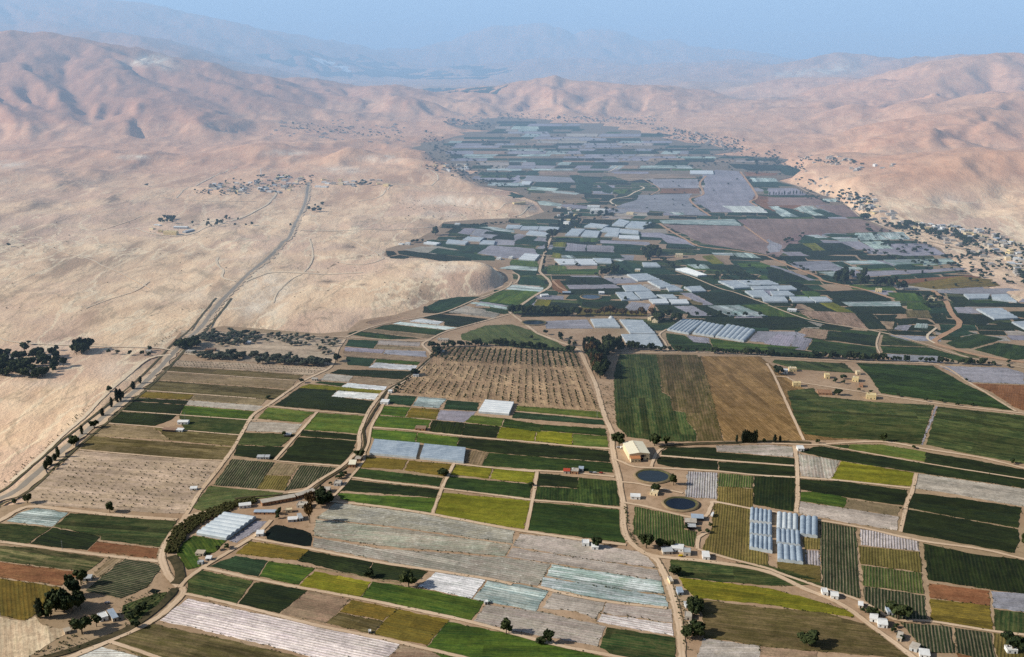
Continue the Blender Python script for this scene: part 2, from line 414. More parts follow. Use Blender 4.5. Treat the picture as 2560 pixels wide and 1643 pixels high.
# ------------------------------------------------------------------ farmland soil, fields
def mat_soil():
    m, nt, b = new_mat('farm_soil'); N = NB(nt); P = N.pos()
    n1 = N.noise(P, 1 / 60, 5, .6); n2 = N.noise(P, 1 / 7, 4, .65); n3 = N.noise(P, 1 / 300, 3, .5)
    c = N.mix(N.ramp(n1, .35, .65), (.34, .225, .14), (.46, .33, .22))
    c = N.mix(N.math('MULTIPLY', N.ramp(n2, .5, .7), .5), c, (.19, .125, .065))
    c = N.mix(N.math('MULTIPLY', N.ramp(n3, .5, .62), .35), c, (.24, .20, .11))
    c = N.mix(N.math('MULTIPLY', N.ramp(N.xyz(P)[1], 1900, 3200), .75), c, N.mix(N.ramp(n2, .4, .6), (.09, .095, .075), (.22, .17, .13)))
    N.put(b.inputs['Base Color'], c); N.bump(b, n2, .6, .6)
    return m
def mat_field():
    """colA / colB: patchy base colours, colC: colour between rows; par = (row spacing, row strength, speckle, patch strength)"""
    m, nt, b = new_mat('field_surface'); N = NB(nt); P = N.pos()
    uv = N.n('ShaderNodeUVMap', uv_map='rows').outputs[0]
    A, B, C = N.attr('colA'), N.attr('colB'), N.attr('colC')
    par = N.xyz(N.attr('par', 'Vector')); patch = N.attr('par2', 'Fac')
    U, V, _ = N.xyz(uv)
    big = N.noise(P, 1 / 34, 5, .62, .4); mid = N.noise(N.mapping(uv, (.035, .22, 1)), 1.0, 5, .65)
    fine = N.math('ADD', N.math('MULTIPLY', N.noise(P, 1 / 2.2, 4, .75), .5), N.math('MULTIPLY', N.noise(P, 1 / 9, 5, .7), .5)); vf = N.noise(N.mapping(uv, (.17, .42, 1)), 1.0, 4, .72)
    f = N.math('ADD', N.math('MULTIPLY', N.math('SUBTRACT', big, .5), 2.6), N.math('MULTIPLY', N.math('SUBTRACT', mid, .5), 4.6))
    f = N.math('ADD', .45, N.math('MULTIPLY', f, patch), clamp=True)
    base = N.mix(f, A, B)
    # beds of slightly different growth
    wn = N.n('ShaderNodeTexWhiteNoise', noise_dimensions='2D'); cb = N.n('ShaderNodeCombineXYZ')
    vv = N.math('ADD', V, N.math('MULTIPLY', N.noise(P, 1 / 18, 3, .6), 3.0))
    N.put(cb.inputs[0], N.math('FLOOR', N.math('DIVIDE', vv, 9.0))); N.put(cb.inputs[1], N.math('FLOOR', N.math('DIVIDE', U, 130.0))); N.put(wn.inputs['Vector'], cb.outputs[0])
    bed = N.math('ADD', 1.0, N.math('MULTIPLY', N.math('SUBTRACT', wn.outputs['Value'], .5), N.math('MULTIPLY', patch, .42)))
    # rows
    wob = N.math('MULTIPLY', N.math('SUBTRACT', N.noise(P, 1 / 25, 2, .5), .5), .8)
    ph = N.math('DIVIDE', N.math('ADD', V, wob), par[0])
    s = N.math('MULTIPLY', N.math('ADD', N.math('SINE', N.math('MULTIPLY', ph, 2 * math.pi)), 1.0), .5)
    gap = N.ramp(N.noise(N.mapping(uv, (.05, .5, 1)), 1.0, 4, .7), .25, .6)
    s = N.math('MULTIPLY', N.math('MULTIPLY', N.ramp(s, .35, .8), par[1]), gap)
    base = N.mix(s, base, C)
    # speckles: torn plastic, bare spots, weeds
    bare = N.math('MULTIPLY', N.ramp(N.noise(P, 1 / 19, 6, .68, .6), .55, .72), N.math('MULTIPLY', patch, .5), clamp=True)
    base = N.mix(bare, base, N.mix(.5, C, B))
    dk = N.math('MULTIPLY', N.ramp(N.noise(N.mapping(uv, (.05, .16, 1)), 1.0, 6, .7), .55, .70), .55)
    dn = N.n('ShaderNodeMix', data_type='RGBA', blend_type='MULTIPLY'); N.put(dn.inputs[0], dk); N.put(dn.inputs[6], base); dn.inputs[7].default_value = (.45, .52, .42, 1); base = dn.outputs[2]
    sp = N.math('MULTIPLY', N.ramp(vf, .60, .66), par[2], clamp=True)
    base = N.mix(sp, base, C)
    sh = N.math('MAXIMUM', .35, N.math('ADD', 1.0, N.math('MULTIPLY', N.math('SUBTRACT', fine, .5), 2.6)))
    sh = N.math('MULTIPLY', sh, N.math('ADD', .80, N.math('MULTIPLY', N.ramp(N.noise(P, 1 / 90, 3, .5), .3, .7), .4)))
    sh = N.math('MULTIPLY', sh, bed)
    mul = N.n('ShaderNodeMix', data_type='RGBA', blend_type='MULTIPLY'); mul.inputs[0].default_value = 1
    N.put(mul.inputs[6], base)
    cc = N.n('ShaderNodeCombineColor'); [N.put(cc.inputs[i], sh) for i in range(3)]
    N.put(mul.inputs[7], cc.outputs[0])
    N.put(b.inputs['Base Color'], mul.outputs[2]); N.bump(b, N.math('ADD', fine, s), .9, .5)
    return m
SOIL, FIELD = mat_soil(), mat_field()

so_ = obj_new('farmland_soil', mesh_new('farmland_soil', [(p[0], p[1], 0.0) for p in FARM], [range(len(FARM))]), None, SOIL); tag(so_, kind='structure')

# type: (colA, colB, colC, spacing, rowstrength, speckle, patch, height)
GOLD = (.22, .155, .035)
T = {
 'k': ((.008, .017, .007), (.019, .031, .008), (.06, .06, .025), 3.2, .25, .12, 1.1, .5),
 'd': ((.014, .034, .010), (.034, .062, .013), (.08, .085, .028), 3.0, .25, .2, 1.3, .5),
 't': ((.014, .036, .018), (.026, .058, .024), (.08, .10, .05), 3.0, .25, .2, 1.0, .4),
 'g': ((.034, .078, .013), (.078, .125, .016), (.14, .145, .035), 3.2, .25, .3, 1.3, .4),
 'l': ((.066, .112, .022), (.12, .155, .028), (.19, .18, .06), 3.2, .25, .3, 1.2, .35),
 'y': ((.15, .155, .013), (.22, .195, .018), (.08, .11, .02), 3.2, .3, .35, 1.2, .35),
 'q': ((.19, .13, .022), (.14, .11, .022), (.09, .085, .022), 3.2, .3, .3, 1.0, .35),
 'o': ((.10, .078, .028), (.17, .125, .06), (.055, .062, .018), 3.6, .3, .5, 1.4, .25),
 'f': ((.22, .16, .09), (.30, .22, .135), (.12, .11, .05), 3.2, .3, .45, 1.0, .15),
 'b': ((.28, .19, .125), (.35, .25, .17), (.17, .125, .08), 3.0, .2, .3, .9, .1),
 'r': ((.20, .085, .038), (.25, .125, .06), (.15, .06, .03), 3.0, .15, .15, .7, .1),        # red ploughed
 'm': ((.33, .28, .235), (.40, .35, .30), (.58, .55, .50), 3.6, .3, .6, .9, .2),
 'p': ((.26, .25, .285), (.31, .29, .32), (.38, .37, .38), 3.6, .3, .3, .5, .2),            # lilac grey mulch
 's': ((.35, .30, .235), (.27, .265, .21), (.72, .69, .62), 3.6, .25, .9, 1.2, .2),
 'w': ((.60, .64, .62), (.75, .77, .74), (.34, .38, .36), 3.6, .45, .45, .8, .3),           # white plastic
 'W': ((.66, .63, .59), (.78, .75, .71), (.30, .23, .17), 3.3, .6, .4, .8, .3),
 'v': ((.27, .35, .33), (.50, .56, .53), (.13, .17, .12), 3.8, .5, .6, 1.8, .3),
 'x': ((.014, .028, .012), (.035, .055, .020), (.25, .20, .13), 2.7, .8, .15, .8, .8),      # dark crop rows
 'X': ((.030, .070, .018), (.08, .11, .026), (.22, .17, .09), 2.6, .75, .2, .8, .6),        # green crop rows
 'Q': ((.16, .13, .035), (.20, .15, .05), (.075, .075, .025), 2.6, .65, .2, .7, .4),        # golden rows
 'M': ((.40, .37, .37), (.46, .42, .42), (.13, .10, .07), 2.6, .85, .15, .5, .2),             # grey strips
 'c': ((.050, .062, .020), (.14, .13, .055), (.20, .15, .08), 5.0, .2, .6, 2.0, .8),
 'F': ((.215, .125, .048), (.30, .19, .08), (.13, .10, .035), 3.2, .25, .3, 1.2, .15),
 'e': ((.44, .325, .225), (.52, .40, .285), (.22, .16, .10), 4.0, .15, .35, .9, .1),
 'u': ((.235, .155, .135), (.29, .20, .175), (.18, .12, .10), 3.0, .2, .2, .6, .1),
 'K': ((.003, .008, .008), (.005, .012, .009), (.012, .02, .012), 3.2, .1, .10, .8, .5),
 'B': ((.32, .195, .115), (.41, .27, .165), (.22, .15, .09), 3.4, .15, .3, .9, .1),
 'n': ((.020, .044, .013), (.062, .080, .024), (.14, .115, .05), 3.6, .3, .5, 1.8, .6),
}
NAMES = {'m': 'mulched_field', 'p': 'mulched_field', 's': 'mulched_field', 'w': 'mulched_field', 'W': 'mulched_field', 'v': 'mulched_field', 'M': 'mulched_field',
         'b': 'ploughed_field', 'B': 'ploughed_field', 'r': 'ploughed_field', 'f': 'fallow_field', 'o': 'fallow_field', 'F': 'fallow_field', 'e': 'ploughed_field', 'u': 'ploughed_field'}
fcount = 0
EDGES = []
def polyline_edges(pts, step, jit, rs):
    out = []
    n = len(pts)
    for i in range(n):
        a, b = pts[i], pts[(i + 1) % n]
        L = math.hypot(b[0] - a[0], b[1] - a[1]); k = max(1, int(L / step))
        nx, ny = -(b[1] - a[1]) / max(L, 1e-6), (b[0] - a[0]) / max(L, 1e-6)
        for j in range(k):
            t = j / k; o = rs.uniform(-jit, jit) if j else 0
            out.append((a[0] + (b[0] - a[0]) * t + nx * o, a[1] + (b[1] - a[1]) * t + ny * o))
    return out
def field(pts, typ, edge=None, name=None, vary=.12, zoff=0.0):
    """pts: ground points; one flat-topped sheet with a low cut side, a field of its own"""
    global fcount
    fcount += 1
    rs = random.Random(fcount * 13 + 5)
    A, B, C, spc, rst, spk, pat, h = T[typ]
    far = math.hypot(pts[0][0], pts[0][1])
    j = [rs.uniform(1 - vary, 1 + vary) for _ in range(2)]
    A = [max(0, a * j[0] * rs.uniform(.95, 1.05)) for a in A]; B = [max(0, a * j[1] * rs.uniform(.95, 1.05)) for a in B]
    z = .12 + h * .25 + fcount * .0004 + zoff
    es = []
    n = len(pts)
    for i in range(n):
        a, b = pts[i], pts[(i + 1) % n]; es.append((math.hypot(b[0] - a[0], b[1] - a[1]), i))
    i = max(es)[1] if edge is None else edge
    a, b = pts[i], pts[(i + 1) % n]; L = math.hypot(b[0] - a[0], b[1] - a[1]); ux, uy = (b[0] - a[0]) / L, (b[1] - a[1]) / L
    out = polyline_edges(pts, 5 if far < 2200 else 18, 1.0 if far < 2200 else 3.0, rs)
    if far < 1900: EDGES.append((out, typ))
    nn = len(out)
    vs = [(p[0], p[1], z) for p in out] + [(p[0], p[1], 0.02) for p in out]
    fs = [list(range(nn))] + [(k, (k + 1) % nn, nn + (k + 1) % nn, nn + k) for k in range(nn)]
    nm = name or NAMES.get(typ, 'crop_field')
    me = mesh_new(nm, vs, fs)
    if me.polygons[0].normal.z < 0: me.flip_normals()
    ul = me.uv_layers.new(name='rows')
    ox, oy = rs.uniform(0, 500), rs.uniform(0, 500)
    for lp in me.loops:
        c = me.vertices[lp.vertex_index].co
        ul.data[lp.index].uv = (c.x * ux + c.y * uy + ox, -c.x * uy + c.y * ux + oy)
    for k, c in (('colA', A), ('colB', B), ('colC', C)):
        at_ = me.attributes.new(k, 'FLOAT_COLOR', 'POINT')
        at_.data.foreach_set('color', np.tile(np.array([*c, 1.0], np.float32), len(vs)))
    a1 = me.attributes.new('par', 'FLOAT_VECTOR', 'POINT')
    if far > 2000: spc, rst = spc * 1.5, rst * .7
    a1.data.foreach_set('vector', np.tile(np.array([spc, rst, spk], np.float32), len(vs)))
    a2 = me.attributes.new('par2', 'FLOAT', 'POINT'); a2.data.foreach_set('value', np.full(len(vs), pat, np.float32))
    o = obj_new(nm, me, None, FIELD); tag(o, kind='structure')
    return o
def parse(s):
    v = [float(t) for t in s.replace(';', ' ').replace(',', ' ').split()]
    return list(zip(v[::2], v[1::2]))
# each line: tile, type[edge], points (enlarged photo pixels of that tile)
FIELDS = """
A3 v 60,268 170,195 330,145 640,188 488,318
A3 n 662,192 1655,265 1575,400 1512,512 942,442 945,408 505,318
A3 n 0,287 480,326 268,476 -300,440 -300,250
A3 k 492,328 938,412 812,538 560,515 282,478
A3 r 910,458 1502,524 1462,618 822,545
A3 c 0,500 260,512 975,612 940,650 800,742 400,690 0,638 -300,600 -300,480
A3 r 0,650 400,700 762,748 612,845 572,872 0,793 -300,760 -300,620
A3 q 0,806 572,886 445,1000 402,1098 330,1140 232,1195 0,1150 -300,1120 -300,780
A3 x4 1172,615 1320,632 1520,692 1372,890 1130,992 802,920
A3 f 1010,612 1160,615 930,790 880,760
A3 W 1762,992 2398,1130 3745,1418 3625,1560 2960,1545 2390,1400 1498,1196
A3 o0 1440,1230 2390,1440 2960,1570 3400,1660 1500,1660 1320,1540 1018,1405
A3 W 905,1436 1330,1545 1500,1700 400,1700 690,1535
A3 n 1150,1060 1280,1010 1440,950 1560,930 1590,965 1450,1080 1300,1205 1215,1212 1165,1135
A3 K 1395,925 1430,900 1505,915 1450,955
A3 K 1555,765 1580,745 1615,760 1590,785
A3 e -300,1160 0,1165 230,1205 330,1160 400,1240 560,1275 690,1262 640,1315 420,1440 250,1560 -300,1600
A3 g 1812,402 2125,452 2010,560 1850,605 1880,690 1760,722 1655,565 1715,470
A3 p 2145,452 2400,262 2540,268 2400,362 2215,470
B3 n -510,728 -30,828 -185,1050 -548,960 -655,930 -640,830
B3 k 50,838 482,918 215,1130 -165,1052 -20,850
B3 q -60,455 495,535 385,635 -190,572
B3 t -190,592 112,640 18,785 -440,690
B3 g 122,642 552,708 400,862 25,786
B3 y 548,738 1080,836 970,982 405,868
B3 k 492,542 1088,655 1022,788 392,640
B3 k 1102,652 1612,740 1482,848 1032,790
B3 f 560,702 1360,840 1350,856 558,716
B3 g 1092,832 1600,912 2142,1022 2010,1202 982,984
B3 b 490,922 880,1002 652,1222 232,1132
B3 q 892,1006 1324,1090 1190,1200 782,1118
B3 o 775,1124 1186,1206 1092,1328 660,1222
B3 q 1332,1092 1812,1192 1602,1430 1110,1330 1198,1205
B3 g 1802,1212 2250,1300 2470,1342 2860,1445 3400,1580 3400,1700 1900,1660 1602,1442
B3 b 1352,1422 1600,1482 1900,1562 1700,1700 1150,1700
B3 K 180,302 440,350 510,382 526,440 512,500 430,502 102,435 92,370
B3 s 705,125 745,95 1640,205 2425,346 2405,478 1400,330 565,238
B3 s 555,252 1380,342 2392,492 2332,595 1180,500 542,402
B3 s 542,420 1120,520 2330,608 2760,668 2636,872 2160,802 1640,728 535,508
B3 m 2470,385 3002,440 3440,530 3655,570 3745,705 3100,622 2405,500
B3 m 2405,518 3760,725 3800,828 2778,658 2345,598
B3 w 1692,740 2152,816 2022,992 1517,880
B3 v 2168,822 2520,868 2740,925 2620,1112 2034,996
C3 v 372,672 1400,832 1430,950 800,882 322,780
C3 v 292,792 1440,972 1462,1068 850,1000 268,880
C3 m 382,936 878,1016 792,1188 602,1110 282,1080
C3 m 888,1026 1500,1092 1506,1218 842,1128
C3 W 838,1136 1500,1228 1510,1342 792,1208
C3 m -240,1050 300,1122 882,1255 804,1442 90,1308 -370,1208
C3 n 892,1262 1528,1362 1540,1700 1250,1700 822,1450
C3 d 208,92 600,120 1010,162 1030,240 1058,472 140,350 180,200
B3 y 1742,0 2575,78 2505,340 2400,325 1662,200
B3 g 772,5 1698,55 1650,188 1080,118 790,60
B2 k 882,1422 1730,1512 1700,1588 762,1518
B2 d 942,1310 1748,1402 1718,1482 892,1388
B2 q 1032,1206 1420,1236 1368,1326 962,1300
B2 q 1436,1240 1848,1276 1790,1388 1392,1330
B2 y 1872,1280 2208,1312 2178,1408 1822,1370
B2 y 2222,1314 2616,1352 2590,1455 2192,1410
B2 d 1812,1388 2584,1466 2560,1592 1752,1502
C2 k 246,1358 618,1396 608,1498 228,1470
C2 d 625,1398 984,1432 1012,1666 620,1640 216,1598 228,1480 612,1508
B2 t 1232,622 1508,640 1448,728 1240,700
B2 v 1520,642 1784,660 1708,750 1466,724
B2 t 1790,672 2090,697 2068,776 1752,758
B2 g 1192,726 1448,742 1395,830 1152,808
B2 q 1456,744 1718,762 1682,856 1402,830
B2 p 1724,768 2068,782 1948,880 1690,856
B2 g 1132,820 1395,836 1638,862 1600,950 1400,945 1102,918
B2 k 1652,862 1950,887 1920,1000 1622,964
B2 k 1955,888 2282,922 2250,1028 1932,1000
B2 l 2022,816 2330,846 2290,920 1962,880
B2 d 2332,846 2688,905 2658,972 2300,922
B2 y 2290,924 2628,960 2606,1060 2256,1030
C2 y 232,958 570,986 560,1095 216,1060
C2 l 575,988 890,1012 904,1114 566,1096
C2 d 292,902 870,942 888,1008 262,956
C2 t 22,782 860,862 870,908 0,840
C2 l 52,727 830,782 850,842 32,772
B2 g 1086,946 1510,976 1492,1068 1112,1044 1072,1012
B2 g 1516,980 1900,1022 1882,1108 1590,1085 1496,1066
B2 k 1906,1022 2398,1062 3300,1148 3320,1255 2180,1162 1968,1120 1885,1108
B2 d 2182,1168 3322,1262 3345,1352 2600,1322 2122,1288
B2 f 2010,1146 2175,1166 2120,1286 1958,1264
B2 l 112,742 548,786 420,884 12,846
B2 m -85,872 430,896 364,982 -90,962
B2 n -140,978 360,992 290,1060 232,1108 -175,1088
B2 k -172,1096 270,1114 150,1232 -205,1192
B2 l 582,792 1018,822 968,988 442,948
B2 k 430,956 954,1000 940,1048 412,1010
B2 k 402,1018 938,1056 908,1150 802,1280 212,1238
B2 x3 -222,1228 175,1260 10,1500 -400,1470
B2 f3 182,1262 408,1278 330,1378 100,1370
B2 Q3 96,1376 326,1386 264,1520 10,1504
B2 x4 422,1286 758,1308 700,1370 432,1498 266,1524
B2 X2 -440,1480 258,1542 160,1580 -40,1602 -270,1668 -400,1720 -550,1700 -590,1680
B2 k 402,562 752,582 700,640 1102,682 1040,804 170,724
B2 w 766,584 1158,616 1118,670 706,640
B2 w 856,512 1228,546 1198,580 802,550
B2 y 440,540 500,522 1180,586 1160,610 402,560
B2 d 552,512 600,497 843,516 792,545
B2 m 660,426 908,447 868,505 602,485
B2 b 916,450 1368,492 1228,544 882,505
B2 k 772,386 1478,402 1368,480 910,445 690,420
B2 t 842,266 1118,286 1060,358 862,344
B2 g 1130,286 1538,316 1508,345 1112,318
B2 w 1122,322 1508,352 1478,395 1052,366
B2 b 832,216 1598,276 1560,318 822,265
B2 p 836,176 1208,202 1178,236 832,214
B2 p 1216,202 1588,216 1600,270 1192,240
B2 t 872,106 1148,116 1098,190 836,166
B2 m 1156,112 1538,132 1530,170 1132,152
B2 f 1130,156 1558,186 1580,205 1112,190
B2 d 850,56 932,26 1000,31 1538,96 1200,106
B2 f 1030,10 1110,0 1700,66 1600,95 1010,28
B1 w 1432,1471 1540,1446 1758,1476 1700,1504
B1 w 1282,1496 1350,1476 1898,1531 1782,1550
B1 k 1720,1402 2198,1452 1930,1530 1762,1510 1765,1475 1562,1440
B1 d 1192,1510 1262,1500 1780,1556 1690,1600 1100,1542
B1 b 1022,1482 1200,1432 1528,1432 1230,1500 1130,1520
B1 s 1962,1327 2308,1392 2228,1440 1802,1386
B1 v 2000,1300 2060,1292 2390,1345 2340,1362
B1 d 2150,1345 2330,1368 2380,1392 2320,1404 2150,1372
B1 t 2072,1278 2298,1216 2640,1250 2560,1345 2398,1330
B1 t 1602,1332 1720,1272 1900,1242 2110,1242 1960,1320 1720,1388 1622,1362
C1 g 0,1176 238,1192 228,1222 80,1320 -300,1282 -120,1190
C1 v 0,1130 298,1156 278,1196 -60,1170
C1 t 62,1056 220,1050 308,1102 310,1142 52,1126
C1 t 0,990 235,1002 225,1040 62,1040
C1 v 0,946 238,966 230,1000 -130,976
C1 g 0,892 240,902 240,960 -20,942
C2 n1 1010,245 1350,245 1385,420 1400,600 1480,640 1500,770 1620,790 1640,880 1720,960 1730,1060 1390,1060 1080,1015 980,905 955,600 958,420
C2 o1 1352,245 1738,250 1830,600 1960,1055 1735,1058 1722,955 1642,875 1625,788 1502,765 1485,635 1405,595
C2 o1 1742,268 1765,268 1850,540 1980,1055 1962,1055 1800,540
C2 F1 1768,262 2320,268 3395,1040 2398,1055 1982,1055
C2 d 1440,45 1620,70 1700,130 1860,145 1900,215 1530,210 1450,110
C2 p 1632,66 1840,92 1852,140 1700,132
C2 g 1855,95 2200,140 2700,178 2560,235 1900,210 1865,140
C2 p 2218,118 2298,28 2660,32 2760,62 2600,160
D2 p -40,140 90,50 258,74 190,190
D2 p 200,192 262,76 416,100 350,204
D2 d 0,172 350,210 560,245 480,280 0,255
D2 b 250,66 330,-5 570,18 540,106
D2 d 362,202 425,104 1010,178 1030,290 960,285 600,244
D2 k 545,104 580,24 1032,72 1010,172
D2 d 330,-8 560,-5 1060,40 1035,70 600,20
D2 n 1065,110 1085,52 1500,172 1060,158
D2 d 1050,165 1500,180 1930,300 1880,335 1620,262 1080,232
D2 p 1080,238 1600,262 1640,325 1180,300
D2 t 1580,32 1660,-4 1800,5 1945,50 1760,85
D2 d 1665,140 1780,92 1960,52 2210,100 1900,190 1760,185
D2 d 1930,200 2160,135 2398,165 2800,200 2700,400 2398,290 2300,300
D2 c 1720,200 1960,250 1980,280 1850,275
D2 p 1600,352 2240,370 2398,420 2398,525 1905,505 1850,480
D2 r 1910,515 2398,535 2800,560 2800,900 2310,740 2100,600
D2 n3 60,295 720,330 810,420 270,385 40,320
D2 d 820,325 1540,350 1850,525 2100,640 2315,775 1060,610 940,440
D2 n3 180,590 420,560 480,640 980,690 1555,722 1430,1090 1060,1050 620,1030 340,990 250,850
D2 n3 1590,735 2398,820 2800,860 2800,1340 2398,1270 1900,1180 1480,1090
D2 p 1570,728 1590,735 1445,1095 1425,1090
D2 d 520,1100 745,1090 755,1125 600,1115
D2 l 760,1090 1075,1090 1480,1160 1465,1250 755,1130
D2 k 1482,1162 1900,1230 2420,1330 2440,1418 1470,1258
D2 k 300,1160 425,1112 500,1106 1440,1265 2440,1425 2440,1505 1400,1350 680,1240
D2 s 285,1175 670,1240 600,1418 310,1385
D2 y 690,1245 1390,1358 1350,1482 590,1418
D2 m 1400,1360 2398,1505 2800,1560 2800,1700 2370,1668 1600,1530 1362,1500
D2 k 300,1415 700,1435 1300,1520 1292,1665 740,1585 290,1510
D2 m -490,1100 0,1092 240,1112 236,1208 0,1190 -480,1152
C2 k 1400,1150 1480,1115 1905,1118 1912,1160 2398,1198 2645,1220 2640,1280 1400,1195
C2 k 1355,1240 1390,1205 1925,1245 1930,1330 1500,1300 1365,1270
C2 k 1935,1250 2655,1298 2655,1395 2260,1370 1938,1338
C2 M1 1645,1342 1925,1355 1920,1600 1620,1580
C2 X1 1935,1358 2260,1385 2255,1500 1925,1478
C2 Q1 1925,1482 2255,1505 2258,1720 1925,1660
C2 k1 2265,1385 2655,1400 2650,1720 2265,1650
C3 Q1 1890,105 2235,150 2220,520 2395,575 2400,710 1770,540 1850,390 1880,280
C3 X1 1150,130 1600,225 1610,345 1735,370 1700,510 1560,480 1280,440 1130,390 1140,250
C3 n 1490,625 2398,680 2860,815 2650,800 3000,870 2398,870 1900,830 1570,790 1480,700
C3 y 1560,795 2398,895 2800,1000 3200,1120 3200,1170 2398,1050 1720,985 1610,890
C3 o0 1760,1000 2398,1080 2900,1120 3300,1230 3750,1560 2398,1450 1800,1355 1790,1150
C3 m 1790,1365 2320,1435 2325,1660 1700,1660
C3 b 2330,1440 2860,1490 2860,1660 2330,1660
D3 g 285,0 500,-15 740,55 710,140 280,75
D3 m 280,80 700,145 1225,225 1205,355 660,265 278,190
D3 f 745,60 1235,130 1215,215 712,145
D3 x1 490,275 820,330 860,990 505,880 490,500
D3 Q1 330,420 490,430 488,535 345,530
D3 M1 345,540 480,545 485,685 360,670
D3 Q1 85,650 350,675 485,690 500,880 90,720
D3 M1 860,340 1410,445 1420,550 870,490
D3 Q1 845,500 1420,555 1440,745 870,670
D3 X1 875,680 1440,755 1460,950 890,870
D3 x1 900,880 1462,965 1480,1195 1180,1180 910,1010
D3 k 1340,0 1870,65 2375,140 2340,330 1830,240 1300,140
D3 k 1285,155 1820,245 2340,345 2360,450 2310,565 1250,370
D3 k 1450,475 1920,575 2500,645 2500,960 2090,910 1500,815
D3 r 1510,850 2075,920 2080,1060 1520,985
D3 p 2090,925 2500,960 2500,1130 2110,1080
D3 q 1520,995 2080,1065 2110,1290 1530,1190
D3 n 2115,1090 2500,1140 2500,1350 2125,1290
D3 x1 1240,1220 1710,1260 1750,1500 1480,1500
D3 x1 1745,1265 2085,1315 2145,1600 1770,1500
D3 Q1 2110,1315 2500,1370 2500,1700 2150,1600
D3 r 1760,1500 2140,1580 2140,1700 1800,1700
C1 t 2030,-5 2700,15 2700,50 2100,40
A2 o 1550,356 2398,406 2840,440 2780,482 2398,462 1520,398
A2 f 1508,410 2398,470 2765,488 2745,570 2398,548 1440,476
A2 o 1428,487 2398,556 2740,582 2560,672 2398,658 1338,578
A2 q 1302,590 1820,622 1770,670 1262,648
A2 k 1248,652 1765,680 1735,715 1232,680
A2 k 1200,686 1730,719 1680,805 1130,770
A2 f 1828,622 2398,660 2500,668 2440,722 1778,670
A2 m 1770,674 2398,724 2490,735 2398,775 1728,718
A2 g 1732,726 2400,780 2360,858 1690,808
A2 k 1090,780 1650,814 1600,860 1450,914 1030,888
A2 n 1682,814 2350,868 2240,998 1730,956 1700,900
A2 f 960,902 1425,930 1600,1050 872,1004
A2 o 1442,932 2240,1008 2195,1106 1612,1052
A2 o 862,1012 2195,1114 2110,1238 1700,1218 752,1130
A2 e 730,1147 2100,1252 1730,1736 1500,1732 290,1650 235,1565
A2 e 1640,300 2398,330 3080,370 2900,440 2398,402 1565,350
B2 e -700,20 0,45 840,100 700,340 0,325 -720,235
B2 B 1660,175 2398,180 3000,235 3230,770 2398,730 1290,598 1450,480 1600,330
B2 X 1920,60 2150,-25 2398,-35 2700,60 2975,225 2398,176 1930,108
C1 k 2030,-5 2700,15 2700,50 2100,40
"""
for ln in FIELDS.strip().splitlines():
    tl, ty, rest = ln.split(' ', 2)
    pts = [gp(tl, *p) for p in parse(rest)]
    if len(pts) < 4: continue
    e = int(ty[1:]) if len(ty) > 1 else None
    field(pts, ty[0], e)
